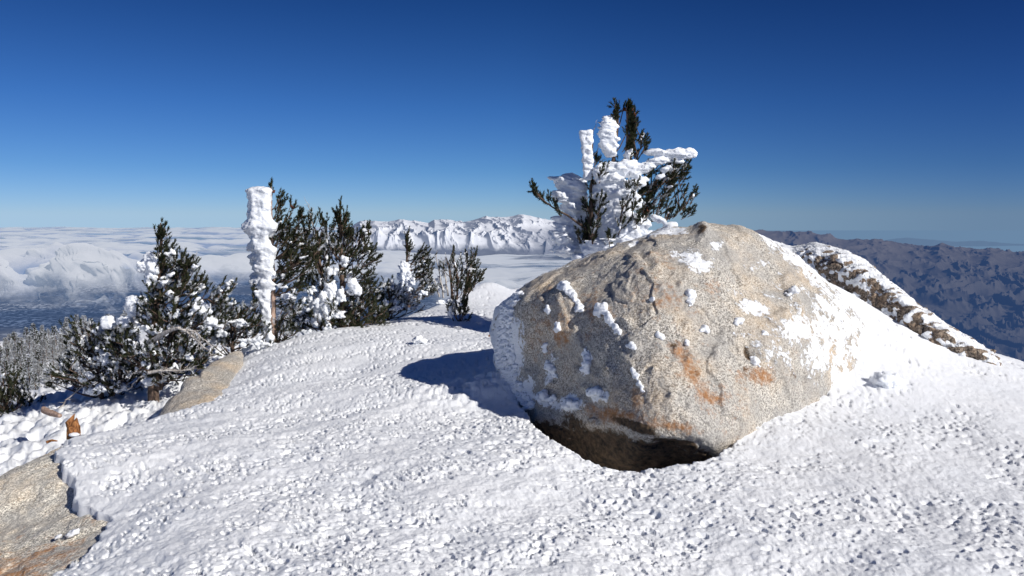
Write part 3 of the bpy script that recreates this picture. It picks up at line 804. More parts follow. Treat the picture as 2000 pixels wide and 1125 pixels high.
class Tree:
    def __init__(s, name, label, base_px, Y, seed, group=None, cat='pine tree', base=None):
        s.Y = Y; s.rng = np.random.default_rng(seed); s.seed = seed
        s.base = P(*base_px, Y) if base is None else np.asarray(base, float)
        s.root = empty(name, s.base, label, cat, group)
        s.tr = Buf(s.base); s.br = Buf(s.base); s.cr = Buf(s.base); s.ice = Buf(s.base); s.dead = Buf(s.base); s.cone = Buf(s.base); s.sn = Buf(s.base)
        s.k = Y / F
        s.stems = []; s.trs = []; s.deads = []; s.cns = []; s.iso = True; s.comb = .012; s.ice_dy = 0.0; s.yoff = 0; s.sdy = 0.0
    def pt(s, px, py, dY=0): return P(px, py, s.Y + dY)
    def path(s, pts, n=14, wob=.01):
        q = np.array([s.pt(*p) for p in pts]); m = len(q)
        t = np.linspace(0, m - 1, n); out = np.stack([np.interp(t, np.arange(m), q[:, i]) for i in range(3)], -1)
        if m > 2:
            for _ in range(2): out[1:-1] = .25 * out[:-2] + .5 * out[1:-1] + .25 * out[2:]
        out[1:-1] += s.rng.normal(0, wob, (n - 2, 3)) * .5
        return out
    def trunk(s, pts, r0, r1, buf=None, n=16):
        q = s.path(pts, n); s.trs.append(Buf(s.base)); s.trs[-1].tube(q, np.linspace(r0, r1, n), 9, 0, .25, s.seed); s.stems.append(q)
    def limb(s, pts, r0, r1, dead=False, n=10):
        q = s.path(pts, n, .012)
        if dead: s.deads.append(Buf(s.base))
        (s.deads[-1] if dead else s.br).tube(q, np.linspace(r0, r1, n), 6, 0, .2, s.seed)
        if not dead: s.stems.append(q)
        return q
    def twigs(s, pts, n, L, spread=.9):
        """bare dead side twigs"""
        q = s.path(pts, 12, .004)
        for _ in range(n):
            i = s.rng.integers(2, 12); p0 = q[i]
            d = unit(q[i] - q[i - 1]) + s.rng.normal(0, spread, 3); d = unit(d)
            l = L * s.rng.uniform(.4, 1)
            (s.deads[-1] if s.deads else s.br).tube(np.array([p0, p0 + d * l * .5 + s.rng.normal(0, .01, 3), p0 + d * l]), [.004, .003, .0015], 4)
    def spray(s, cx, cy, rx, ry, n, dx, dy, rime=.1, L=.17, dense=1.0, dd=.5, snow=.1, nn=18, link=True):
        """n branchlets of needle tufts filling an ellipsoid, sweeping along picture direction (dx,dy)"""
        rng = s.rng
        n = max(2, int(n * .84)); cy = cy + s.yoff
        pts = rng.normal(0, .58, (n, 3)); ln = np.linalg.norm(pts, axis=1, keepdims=True); pts = pts / np.maximum(1, ln)
        PP = []; DD = []; LL = []; MI = []
        for (a, b_, c) in pts:
            p0 = s.pt(cx + a * rx, cy + b_ * ry, c * rx * s.k * dd * 1.4 + s.sdy)
            d = unit(np.array([dx + .34 * rng.standard_normal(), .5 * rng.standard_normal(), -dy + .26 * rng.standard_normal()]))
            l = L * rng.uniform(.55, 1.25)
            p1 = p0 + d * l * .5; p2 = p0 + unit(d + np.array([0, 0, .35])) * l
            if link and s.stems and rng.random() < .35:
                allp = np.concatenate(s.stems); j = np.argmin(((allp - (p0 - np.array([0, 0, .12]) - d * .1)) ** 2).sum(1))
                s.br.tube(np.array([allp[j], (allp[j] + p0) / 2 + np.array([0, 0, -.03]), p0]), [.010, .008, .006], 5)
            s.br.tube(np.array([p0, p1, p2]), [.0055, .004, .003], 4)
            m = max(2, int(l / .040 * dense))
            for j in range(m + 1):
                t = .15 + .85 * j / m
                q = (1 - t) ** 2 * p0 + 2 * t * (1 - t) * p1 + t * t * p2
                ax = unit(d * .8 + rng.normal(0, .45, 3) + np.array([0, 0, .35])) if j < m else unit(p2 - p1)
                PP.append(q); DD.append(ax); LL.append(rng.uniform(.05, .095))
                isr = rng.random() < rime
                MI.append(1 if isr else 0)
                if rng.random() < snow * .55:
                    r = rng.uniform(.012, .042)
                    for _k in range(3):
                        blob(s.sn, q + np.array([-.01, 0, .012]) + d * r * rng.uniform(-1.6, 1.6) + rng.normal(0, r * .35, 3), (r * rng.uniform(.7, 1.6), r * rng.uniform(.6, 1.1), r * rng.uniform(.35, .6)), ang=math.atan2(d[2], d[0]) * .6 + rng.normal(0, .4), small=True, rough=.6, seed=int(rng.integers(999)))
        needles(s.cr, np.array(PP), np.array(DD), np.array(LL), nn + 10, .036, .0085, np.array(MI), rng)
    def cones(s, spots, r=.028):
        for (px, py) in spots:
            s.cns.append(Buf(s.base))
            for _ in range(3):
                q = s.pt(px + s.rng.uniform(-3, 3), py + s.rng.uniform(-3, 3), s.rng.uniform(-.012, .012))
                blob(s.cns[-1], q, (r * 1.3, r * .75, r * .75), ang=s.rng.uniform(0, 3), small=True, rough=.5, seed=int(s.rng.integers(99)))
    def lump(s, cx, cy, rx, ry, ang=0, dY=0, dep=None, sq=1.0, rough=.2, streak=True, tip=0.0, tilt=0.0):
        k = s.k
        if s.iso and sq == 1.0 and max(rx, ry) > 6:      # a ragged heap of smaller pieces instead of one ball
            for _j in range(15):
                f = s.rng.uniform(.22, .46); aa = R(ang); ex, ez = s.rng.uniform(-.78, .78, 2)
                ox = ex * rx * math.cos(aa) + ez * ry * math.sin(aa); oy = -ex * rx * math.sin(aa) + ez * ry * math.cos(aa)
                blob(s.ice, s.pt(cx + ox, cy + oy, dY + s.rng.uniform(-.4, .4) * min(rx, ry) * k), (rx * k * f, min(rx, ry) * k * f * 1.1, ry * k * f), ang=aa + s.rng.normal(0, .5), sq=s.rng.uniform(.75, 1), rough=.35, seed=int(s.rng.integers(999)), small=True)
            return
        blob(s.ice, s.pt(cx, cy, dY + s.ice_dy), (rx * k, (dep if dep else min(rx, ry) * .9) * k if not dep else dep, ry * k), ang=R(ang), sq=sq, rough=rough, streak=streak and not s.iso, seed=int(s.rng.integers(999)), tip=tip, tilt=R(tilt))
    def feathers(s, cx, cy, rx, ry, n, L=34, T_=9, ang=0, dspread=.16, tip=.75, jitter=12):
        """many overlapping rime feathers pointing up-wind (left)"""
        for _ in range(n):
            a, b_ = s.rng.uniform(-1, 1), s.rng.uniform(-1, 1)
            if a * a + b_ * b_ > 1: a *= .6; b_ *= .6
            l = L * s.rng.uniform(.55, 1.2); t = T_ * s.rng.uniform(.7, 1.5)
            s.lump(cx + a * rx, cy + b_ * ry, l, t, ang + s.rng.normal(0, jitter), s.rng.uniform(-1, 1) * dspread, t * s.k * s.rng.uniform(1.2, 2.4), 1.0, .22, True, tip, -30 if not s.iso else 0)
    def column(s, prof, dep, dY=0, seed=1, rough=.02):
        y = np.array([p[0] for p in prof], float); xl = np.array([p[1] for p in prof], float); xr = np.array([p[2] for p in prof], float)
        ys = np.linspace(y[0], y[-1], 150); l = np.interp(ys, y, xl); r = np.interp(ys, y, xr)
        th = np.linspace(0, 2 * np.pi, 48, endpoint=False)
        c = np.sign(np.cos(th)) * np.abs(np.cos(th)) ** .65; sn = np.sign(np.sin(th)) * np.abs(np.sin(th)) ** .65
        hw = (r - l) / 2
        cap = np.ones(150); cap[0] = .3; cap[1] = .75; cap[2] = .93; cap[-1] = .4
        px = ((l + r) / 2)[:, None] + (hw * cap)[:, None] * c[None]
        dd = dep * (hw / hw.mean()) ** .6 * cap
        v = PA(px, np.repeat(ys[:, None], 48, 1), s.Y + dY + dd[:, None] * sn[None])
        ctr = v.mean(1, keepdims=True); n = unit((v - ctr) * np.array([1, 1, .05]))
        v = v + n * (rough * fbm3(v * np.array([9, 9, 11.]), 4, seed) + rough * .35 * fbm3(v * np.array([14, 14, 34.]), 3, seed + 4))[..., None]
        b = s.ice; b.add(v.reshape(-1, 3), grid_faces(150, 48)[:, ::1], 0)
        # close the seam and the two ends
        j = np.arange(149); b.add(v.reshape(-1, 3), np.stack([j * 48 + 47, (j + 1) * 48 + 47, (j + 1) * 48, j * 48], -1), 0)
        for e in (0, 149):
            k = np.arange(48); b.add(np.vstack([v[e], ctr[e]]), np.stack([k, (k + 1) % 48, np.full(48, 48)], -1), 0)
    def finish(s, ice_name='rime_ice', green=None):
        gm = green or M_GREEN
        for b_ in s.trs: b_.obj('trunk', s.tmat if hasattr(s, 'tmat') else M_BARK, s.root)
        s.br.obj('branches', M_BARK, s.root)
        for b_ in s.deads: b_.obj('dead_branch', M_DEAD, s.root)
        c = s.cr.obj('crown', [gm, M_RIMEN], s.root, smooth=False)
        for b_ in s.cns: b_.obj('cone', M_CONE, s.root)
        ice_obj(s.ice, ice_name, M_ICE, s.root, s.vox if hasattr(s, 'vox') else .013, s.amp if hasattr(s, 'amp') else .016, .014 if not s.iso else s.comb, s.seed, iso=s.iso, smooth=2 if s.iso else 6, pieces=True)
        ice_obj(s.sn, 'snow_clumps', M_SNOW, s.root, .011, .013, .008, s.seed + 3, iso=True, smooth=1)
        return s.root

# ---- the iced pine behind the boulder's crest
def summit_pine():
    t = Tree('iced_pine', 'wind-flagged pine behind the boulder, hung with thick rime slabs and feathers', (1160, 500), 9.8, 21)
    t.iso = False; t.amp = .0095; t.vox = .010; t.ice_dy = 0.0
    t.base[2] = gz(P(1160, 560, 9.8)[0], 9.8) - .05
    t.root.location = t.base
    t.br.o = t.cr.o = t.ice.o = t.sn.o = t.base
    t.trunk([(1162,660),(1158,500),(1165,430),(1190,360),(1200,300),(1206,240),(1208,208)], .05, .010)
    t.trunk([(1172,640),(1195,470),(1215,380),(1222,320),(1226,260),(1226,205)], .045, .009)
    t.trunk([(1160,640),(1152,470),(1155,380),(1157,300),(1157,255)], .035, .008)
    t.limb([(1157,262),(1162,248),(1166,234)], .006, .002, True); t.limb([(1158,305),(1168,292),(1169,280)], .006, .003, True)
    t.limb([(1170,316),(1182,310),(1190,308)], .004, .002, True)
    t.limb([(1150,452),(1120,425),(1085,408),(1060,392),(1040,366)], .018, .005)
    t.limb([(1215,400),(1260,370),(1300,345),(1330,318),(1352,302)], .016, .005)
    t.limb([(1210,450),(1260,430),(1310,435),(1340,400),(1356,375)], .014, .004)
    t.limb([(1222,330),(1240,315),(1258,275)], .010, .003)
    # tops
    t.spray(1228,258,13,42,44,.15,-1.0,.0,.08,1.15,.6,.0)
    t.spray(1226,222,14,12,10,.1,-1,.0,.05,1.3,.6,.0)
    t.spray(1203,238,7,26,15,.05,-1,.0,.07,1.2,.6,.0)
    t.spray(1235,300,22,26,16,.5,-.8,.03,.14)
    t.spray(1250,290,12,16,7,.6,-.8,.0,.14)
    t.spray(1218,345,12,40,12,.3,-.7,.05,.12)
    t.cones([(1226,207),(1219,214),(1232,214),(1238,224),(1200,218),(1206,212),(1236,238),(1203,252),(1228,226),(1196,226),(1258,415),(1262,408),(1256,424)], .02)
    # right-hand flag
    t.spray(1290,360,40,34,64,.8,-.5,.12,.17,1,.6,.10)
    t.spray(1315,335,22,22,18,.8,-.5,.08,.15,1,.6,.05)
    t.spray(1258,395,26,34,40,.7,-.5,.15,.15,1,.6,.12)
    t.spray(1255,430,16,16,8,.5,-.4,.2,.13)
    t.spray(1338,400,16,26,14,.65,-.75,.05,.16,1,.5,.02)
    t.spray(1312,425,22,12,10,.7,-.5,.05,.13); t.spray(1293,415,8,10,5,.6,-.7,.0,.12)
    # left lone branch
    for (x, y, n) in ((1050,380,5),(1062,390,5),(1075,398,5),(1088,405,4),(1094,418,3),(1045,372,3)):
        t.spray(x, y, 7, 9, n, -.6, -.6, .0, .09, .9, .4, .0, link=False)
    # dark low growth in the shade
    t.spray(1144,470,13,26,30,.1,-.6,.0,.13,1,.5,.0); t.spray(1153,425,8,30,22,.2,-.6,.03,.12,1,.5,.0); t.spray(1160,380,7,22,14,.1,-.7,.05,.1)
    t.spray(1163,330,5,14,5,.1,-.8,.0,.1); t.spray(1228,450,12,18,8,.3,-.4,.2,.12); t.spray(1208,360,6,18,5,.2,-.6,.1,.1)
    # the tall thin ice slab on the dead stem
    t.column([(254,1135,1156),(258,1133,1157),(275,1134,1157),(300,1136,1158),(330,1139,1158),(352,1142,1157)], .05, -.02, 5, .014)
    # hanging feather column
    t.column([(224,1183,1201),(232,1176,1202),(250,1172,1203),(270,1172,1206),(285,1174,1207),(298,1180,1204),(308,1186,1200)], .06, -.02, 6, .03)
    t.feathers(1186,262,8,34,26,17,5,-8,.04,.8,8)
    # fins on top
    t.lump(1203,330,36,15,3,-.10,.10); t.lump(1180,340,22,22,0,-.08,.10); t.lump(1228,322,24,11,-4,-.1,.09)
    t.lump(1258,328,34,10,24,-.12,.08); t.lump(1284,315,22,9,10,-.12,.08); t.lump(1240,338,20,8,18,-.12,.08)
    t.lump(1282,298,24,7,2,-.12,.07,tip=.5); t.lump(1328,300,34,10,-3,-.12,.08,rough=.35); t.lump(1312,310,24,9,-8,-.1,.07,rough=.4); t.lump(1345,297,14,8,5,-.1,.05)
    t.lump(1238,360,24,10,4,-.16,.08); t.lump(1252,352,16,7,0,-.14,.06); t.lump(1290,345,12,6,15,-.2,.05); t.lump(1300,330,10,6,20,-.2,.05); t.lump(1228,302,10,8,0,-.05,.05); t.lump(1205,271,7,5,0,-.05,.04)
    t.lump(1225,378,18,9,10,-.15,.08)
    # left windward mass
    t.ice_dy = .30
    for (x, y, rx, rz, a_) in ((1116,364,36,24,-6),(1122,392,30,34,-10),(1122,432,30,42,-12),(1116,470,26,30,-14),(1108,350,22,10,-12)):
        t.lump(x, y, rx, rz, a_, .0, .05, tip=.55, tilt=-30, rough=.12)
    t.feathers(1108, 366, 22, 26, 18, 30, 7, -14, .10, .85, 12)
    t.feathers(1114, 430, 20, 46, 26, 30, 8, -20, .12, .85, 14)
    t.feathers(1106, 475, 16, 30, 12, 32, 8, -26, .10, .9, 12)
    # central hanging sheets
    t.ice_dy = .16
    for (x, y, rx, rz, dy) in ((1180,372,28,46,0),(1194,402,34,52,-.02),(1186,446,38,44,0),(1208,458,46,36,-.03),(1216,480,38,20,-.05),(1172,486,26,22,.02),(1202,425,40,24,-.04),(1176,420,22,60,.03)):
        t.lump(x, y, rx, rz, -4, dy - .20, .09, tilt=-30, tip=.3, rough=.14)
    for _ in range(12):
        yy_ = t.rng.uniform(345, 488); w_ = np.interp(yy_, [345, 400, 440, 490], [26, 40, 52, 58])
        xx_ = np.interp(yy_, [345, 440, 490], [1190, 1196, 1198]) + t.rng.uniform(-1, 1) * w_ * .85
        t.lump(xx_, yy_, t.rng.uniform(16, 32), t.rng.uniform(7, 15), t.rng.normal(4, 18), t.rng.uniform(-.36, -.22), t.rng.uniform(.04, .08), tilt=t.rng.normal(-25, 15), tip=t.rng.uniform(.3, .8), rough=.2)
    t.ice_dy = .05; t.sdy = -.34
    for a_ in ((1232,372,14,10,7),(1222,412,9,12,6),(1236,404,10,10,5),(1172,352,7,12,5),(1166,410,6,22,8),(1214,446,10,8,5),(1190,470,9,9,5),(1246,440,12,10,6),(1160,455,8,24,10)):
        t.spray(*a_, .3, -.6, .1, .11, 1, .4, .02)
    t.sdy = 0.0
    t.lump(1232,395,24,18,0,-.15,.1); t.lump(1235,425,24,10,-12,-.18,.08); t.lump(1222,440,22,9,-10,-.2,.07); t.lump(1248,440,14,7,30,-.2,.06); t.lump(1263,436,8,10,0,-.18,.06); t.lump(1285,428,16,8,-25,-.15,.07); t.lump(1310,440,14,6,10,-.1,.06); t.lump(1242,448,12,6,35,-.2,.05)
    t.feathers(1150,500,22,24,26,28,7,-20,.14,.8)
    t.feathers(1240,455,30,16,24,16,6,0,.14,.5,25)
    t.finish('rime_ice')
summit_pine()

# ---- dark pine with broken limbs on the left
def left_pine():
    t = Tree('snowy_pine', 'dark spire-topped pine on the left with white ice plates on its windward side', (300, 770), 9.5, 31)
    t.trunk([(300,790),(302,700),(305,620),(312,540),(315,480),(314,436)], .07, .008)
    t.trunk([(310,760),(330,680),(345,600),(358,545)], .05, .008)
    t.spray(315,462,8,28,16,.1,-1,.0,.10,1.1,.6,.0); t.spray(316,495,14,22,16,.4,-.8,.02,.12,1,.6,.05)
    t.spray(332,530,34,26,36,.6,-.7,.08,.17,1,.7,.08)
    t.spray(360,530,22,20,16,.7,-.7,.05,.15,1,.6,.05); t.spray(378,560,18,20,14,.8,-.5,.1,.15,1,.6,.1)
    t.spray(330,580,48,34,60,.5,-.5,.2,.18,1,.8,.12)
    t.spray(300,610,34,40,40,-.2,-.5,.22,.17,1,.8,.14)
    t.spray(345,640,62,42,80,.3,-.4,.22,.18,1,.9,.12)
    t.spray(300,690,66,40,80,-.1,-.3,.25,.18,1,.9,.12)
    t.spray(365,700,46,32,46,.4,-.3,.2,.18,1,.9,.08)
    t.spray(330,735,60,22,44,.2,-.2,.3,.17,1,.8,.1)
    t.limb([(350,610),(385,590),(415,580),(442,568)], .014, .004)
    t.spray(418,590,26,20,26,.7,-.5,.3,.15,1,.8,.2); t.spray(440,575,10,12,6,.6,-.8,.1,.12,1,.5,.3); t.spray(415,625,22,26,20,.6,-.4,.3,.15,1,.8,.2)
    t.limb([(288,672,-.5),(310,660,-.6),(330,645,-.7),(350,640,-.75)], .035, .02, True)
    t.limb([(345,640,-.75),(370,650,-.75),(390,670,-.75),(412,692,-.75)], .016, .006, True)
    t.limb([(350,642,-.75),(375,645,-.75),(395,660,-.75),(412,675,-.75)], .012, .004, True)
    t.twigs([(345,640,-.75),(370,650,-.75),(390,670,-.75),(412,692,-.75)], 22, .14, .6); t.twigs([(350,642,-.75),(375,645,-.75),(395,660,-.75),(412,675,-.75)], 16, .13, .6)
    t.limb([(290,728,-.75),(320,722,-.75),(345,726,-.75),(372,722,-.75)], .022, .008, True); t.twigs([(290,728,-.75),(320,722,-.75),(345,726,-.75),(372,722,-.75)], 24, .16, .8)
    t.limb([(250,760),(275,735),(300,728)], .012, .006, True); t.twigs([(240,740),(270,725),(300,700)], 22, .18, .9)
    t.limb([(308,560),(298,580),(303,600)], .008, .003, True); t.limb([(318,600),(310,570),(300,548)], .008, .003, True); t.limb([(322,590),(330,560),(318,540)], .006, .003, True)
    # ice plates up-wind
    t.feathers(296,512,14,18,16,18,8,-10,.08,.5); t.lump(298,515,17,18,0,0,.08,.9); t.lump(288,522,12,14,0,0,.07); t.feathers(300,545,10,16,10,14,7,-10,.06,.5)
    t.lump(262,590,16,14,0,0,.09,.85); t.feathers(264,592,14,14,10,15,8,-5,.06,.4); t.lump(245,628,16,11,0,0,.08,.85); t.lump(262,612,12,8,0,0,.06,.9)
    t.lump(213,629,13,13,8,.1,.08,.55,.08); t.lump(270,640,14,7,10,-.1,.06)
    for (x, y, a, b_) in ((350,570,9,5),(382,520,8,4),(345,615,10,6),(365,628,12,9),(300,650,12,8),(280,690,12,7),(330,690,10,8),(400,600,14,18),(410,630,14,14),(355,680,10,6),(260,670,14,8),(310,720,10,8),(290,745,12,8)):
        t.lump(x, y, a, b_, t.rng.normal(0, 20), -.15, .06)
    t.finish()
left_pine()

def pine_shrub(name, label, base_px, Y, seed, sprays, twigs=(), lumps_=(), trunks=(), dead=(), cat='pine shrub', group=None, green=None, feathers_=()):
    t = Tree(name, label, base_px, Y, seed, group, cat)
    for a in trunks: t.trunk(*a)
    for a in dead: t.limb(a, .016, .005, True); t.twigs(a, 12, .14, .8)
    for a in sprays: t.spray(*a)
    for a in twigs: t.twigs(*a)
    for a in lumps_: t.lump(*a)
    for a in feathers_: t.feathers(*a)
    t.finish(green=green)
    return t

# undergrowth left of the dark pine
pine_shrub('pine_shrub', 'low dark shrub with bare grey limbs, downhill left of the spire-topped pine', (200,775), 10.0, 41,
    [(200,690,56,36,70,-.3,-.4,.35,.18,1,.8,.12),(150,735,50,34,56,-.3,-.3,.3,.18,1,.8,.1),(220,745,50,30,56,0,-.3,.3,.18,1,.8,.12),(180,660,50,16,34,-.2,-.6,.4,.16,1,.8,.1),(250,700,30,40,36,-.1,-.4,.3,.17,1,.8,.15)],
    [([(140,770),(170,740),(200,700)],20,.2,.9),([(180,770),(215,740),(240,735)],20,.18,.9)],
    [(195,645,14,9,0,-.1,.06),(205,705,14,20,0,-.2,.06),(170,735,16,8,20,-.2,.06),(235,760,14,8,0,-.2,.06),(190,760,22,9,10,-.2,.08),(225,715,10,14,0,-.2,.06)],
    [([(200,785),(195,740),(185,690)],.04,.012),([(210,785),(235,740),(245,690)],.03,.01)], [[(110,805),(140,770),(180,745)],[(170,760),(205,750),(240,740)]])
pine_shrub('pine_shrub', 'dark bush with snow caps between the spire-topped pine and the ice pillar', (455,690), 10.2, 42,
    [(455,650,36,30,46,.2,-.5,.35,.16,1,.8,.15),(480,640,26,26,26,.3,-.6,.25,.15,1,.8,.1),(440,615,20,20,20,.2,-.7,.3,.14,1,.8,.2),(500,655,18,22,18,.2,-.6,.3,.15,1,.8,.1),(430,670,24,18,24,0,-.4,.3,.15,1,.8,.1),(495,600,10,26,12,.1,-.9,.2,.14,1,.6,.1)],
    (), [(470,632,16,9,10,-.2,.06),(455,595,10,7,20,-.1,.05),(435,650,12,8,0,-.2,.06),(490,670,24,10,5,-.2,.08),(415,660,18,12,0,-.1,.07)],
    [([(455,700),(455,660),(448,610)],.03,.008)])

# ---- ice pillar tree
def pillar_tree():
    t = Tree('ice_pillar_pine', 'pine whose stem is cased in a tall white ice pillar, green boughs on its right', (535, 665), 10.3, 51)
    t.tmat = M_PINKBARK; t.amp = .007; t.comb = .015
    t.trunk([(534,690),(534,640),(535,600),(534,550),(532,480),(530,420),(529,366)], .045, .010)
    t.column([(364,490,524),(367,482,528),(374,480,530),(385,484,529),(400,485,529),(420,485,530),(430,481,534),(438,474,543),(446,473,543),(454,478,537),(460,487,530),(468,491,528),(475,486,530),(484,486,538),(491,496,540),(500,500,540),(510,499,537),(522,496,535),(532,500,535),(540,508,532),(547,506,530),(555,503,538),(563,506,532),(575,506,528),(600,508,528),(620,511,529),(640,516,530),(656,521,532)], .13, -.05, 7, .03)
    for (x, y, a, b_) in ((496,445,24,8),(525,438,20,7),(495,482,12,10),(512,505,20,9),(508,525,16,7),(520,540,20,8),(510,560,12,9),(505,575,8,6),(545,560,16,6),(560,578,14,7)):
        t.lump(x, y, a, b_, t.rng.normal(0, 8), -.08, .10, rough=.3)
    t.feathers(508,530,12,50,30,14,6,-12,.12,.6)
    t.lump(510,672,26,16,10,-.1,.16,rough=.3); t.lump(490,690,20,12,0,-.1,.12,rough=.3); t.lump(528,684,16,12,0,-.2,.1)
    # foliage up the lee side
    t.spray(532,380,4,14,5,.15,-1,.0,.09,1,.5,.0); t.spray(542,398,9,16,9,.6,-.8,.0,.10,1,.5,.0); t.spray(541,425,9,14,8,.5,-.7,.0,.11,1,.5,.02)
    t.limb([(534,470),(552,440),(562,415),(570,402)], .010, .003); t.spray(567,408,6,10,4,.3,-.9,.0,.08,1,.4,.0)
    t.spray(548,460,20,24,26,.5,-.7,.03,.15,1,.8,.03); t.spray(562,490,30,28,44,.6,-.6,.05,.16,1,.8,.05)
    t.limb([(536,500),(570,460),(586,430),(588,418)], .012, .003); t.spray(587,430,7,16,8,.25,-.95,.0,.10,1,.5,.0); t.spray(595,450,12,20,12,.4,-.9,.0,.12,1,.6,.0)
    t.spray(575,525,30,30,44,.6,-.5,.1,.16,1,.8,.06); t.spray(560,560,28,24,30,.6,-.4,.12,.15,1,.8,.08); t.spray(595,495,24,24,24,.6,-.6,.05,.15,1,.8,.04)
    t.spray(560,610,24,22,18,.5,-.3,.3,.15,1,.8,.1); t.spray(545,650,24,18,24,.3,-.4,.3,.15,1,.8,.08); t.spray(528,680,24,12,16,.1,-.4,.1,.12,1,.8,.04)
    t.cones([(570,402),(587,420),(532,375)], .016)
    t.twigs([(515,650),(525,630),(530,620)], 5, .16, .6)
    t.finish('ice_casing')
pillar_tree()

# ---- bushy tree beside it
def bushy_tree():
    t = Tree('bushy_pine', 'bushy dark pine right of the ice pillar, upswept boughs and white snow in its lap', (680, 650), 11.0, 61)
    t.trunk([(672,670),(668,600),(668,520),(666,450),(665,406)], .06, .008)
    t.trunk([(640,660),(635,590),(625,510),(615,445)], .045, .010)
    t.spray(664,425,9,20,12,.05,-1,.0,.12,1,.6,.0); t.spray(676,432,7,18,8,.1,-1,.0,.11,1,.5,.0); t.spray(668,460,20,24,28,.2,-.9,.0,.15,1,.7,.02)
    t.spray(640,450,7,18,7,.1,-1,.0,.11,1,.5,.0); t.spray(627,445,7,16,7,.1,-1,.0,.10,1,.5,.0)
    t.limb([(668,530),(695,490),(712,462),(720,448)], .012, .003); t.spray(706,470,12,20,12,.6,-.8,.0,.14,1,.5,.03); t.spray(716,455,5,9,4,.5,-.9,.0,.1)
    t.limb([(668,550),(700,530),(725,512),(735,510)], .012, .003); t.spray(705,500,22,16,18,.8,-.5,.0,.14,1,.6,.03); t.spray(724,513,10,6,6,.9,-.2,.0,.1)
    t.spray(680,500,28,28,36,.5,-.7,.06,.16,1,.8,.06); t.spray(640,500,26,34,40,.0,-.7,.1,.16,1,.8,.06); t.spray(612,510,24,30,30,-.1,-.6,.12,.16,1,.8,.08)
    t.spray(690,540,34,20,30,.8,-.3,.15,.15,1,.8,.12); t.spray(710,555,20,14,14,.9,-.2,.1,.14,1,.7,.04)
    t.spray(620,560,34,24,36,-.1,-.4,.25,.16,1,.8,.14); t.spray(700,580,32,26,34,.7,-.3,.18,.16,1,.8,.12)
    t.spray(660,625,46,30,64,.1,-.4,.15,.16,1,.9,.08); t.spray(710,620,36,30,50,.4,-.4,.1,.16,1,.9,.08); t.spray(610,630,36,26,44,-.2,-.4,.3,.16,1,.9,.12); t.spray(680,645,50,16,40,.2,-.3,.05,.14,1,.9,.03)
    t.spray(575,640,22,20,22,-.2,-.4,.35,.15,1,.8,.08)
    t.limb([(615,450),(607,425),(604,398)], .012, .003, True); t.limb([(612,450),(622,430),(630,414)], .007, .002, True); t.limb([(612,440),(608,420),(612,405)], .006, .002, True); t.twigs([(614,455),(608,430),(604,402)], 16, .16, .7)
    t.lump(640,570,16,26,-10,-.2,.1); t.lump(645,600,22,20,0,-.25,.12); t.lump(630,590,22,12,20,-.25,.1); t.lump(660,615,18,10,-10,-.25,.1); t.lump(630,620,18,20,0,-.25,.1); t.lump(612,600,14,10,0,-.2,.08)
    t.lump(693,560,9,20,30,-.25,.06,.8); t.lump(685,540,10,10,0,-.2,.06); t.lump(668,575,9,16,0,-.25,.06); t.lump(640,645,10,16,15,-.25,.07); t.lump(600,585,12,6,10,-.2,.06); t.lump(605,470,8,14,0,.1,.06)
    t.lump(650,530,14,8,10,-.2,.06); t.lump(672,510,8,12,0,-.15,.05); t.lump(608,565,10,6,0,-.2,.05); t.lump(595,650,14,10,0,-.25,.07)
    t.feathers(636,590,22,30,24,14,7,0,.08,.3,30)
    t.finish('snow_load')
bushy_tree()

pine_shrub('rimed_bush', 'low bush speckled with rime, trailing from the bushy pine toward the snow crest', (750,625), 12.0, 71,
    [(745,600,26,24,34,.3,-.4,.3,.15,1,.8,.2),(775,590,24,24,34,.2,-.5,.6,.15,1,.8,.25),(735,625,18,14,18,.2,-.4,.15,.14,1,.8,.05),(800,595,18,18,20,.2,-.5,.5,.14,1,.8,.2),(765,570,18,10,10,.2,-.7,.4,.13,1,.7,.3),(730,585,14,18,14,.2,-.6,.2,.14,1,.7,.1)],
    [([(700,610),(715,595),(730,580)],10,.16,.6)], [(762,562,9,5,0,-.1,.06),(740,605,8,10,0,-.2,.06),(775,600,8,6,0,-.2,.05),(732,612,8,8,0,-.2,.05),(755,590,7,7,0,-.2,.05)],
    [([(755,640),(760,610),(770,580)],.02,.006)])
# small swept spire beyond
def swept_spire():
    t = Tree('swept_pine', 'small lone pine spire with boughs swept right and an ice-cased stem', (800,585), 15.0, 81); t.yoff = 6
    t.trunk([(797,600),(797,560),(795,510),(794,456)], .05, .008)
    t.spray(795,468,4,12,8,.15,-1,.0,.12,1,.6,.0); t.spray(797,490,6,14,12,.6,-.8,.0,.16,1,.6,.0)
    for (x, y, n) in ((812,492,8),(808,505,10),(818,502,8),(826,512,8),(815,518,14),(828,528,12),(812,535,14),(828,545,12),(820,558,14),(830,570,12),(812,575,10),(835,560,6)):
        t.spray(x, y, 11, 7, n, .85, -.55, .12 if y < 540 else .4, .19, .9, .6, .04 if y < 540 else .18)
    t.lump(791,520,9,16,0,-.1,.1); t.lump(793,545,9,20,-5,-.1,.1); t.lump(800,562,8,14,0,-.15,.09); t.lump(790,535,7,14,0,-.05,.08); t.lump(806,550,6,8,0,-.2,.06); t.lump(826,572,9,5,0,-.2,.06)
    t.feathers(790,535,7,26,16,10,5,-5,.08,.5)
    t.finish('ice_casing')
swept_spire()
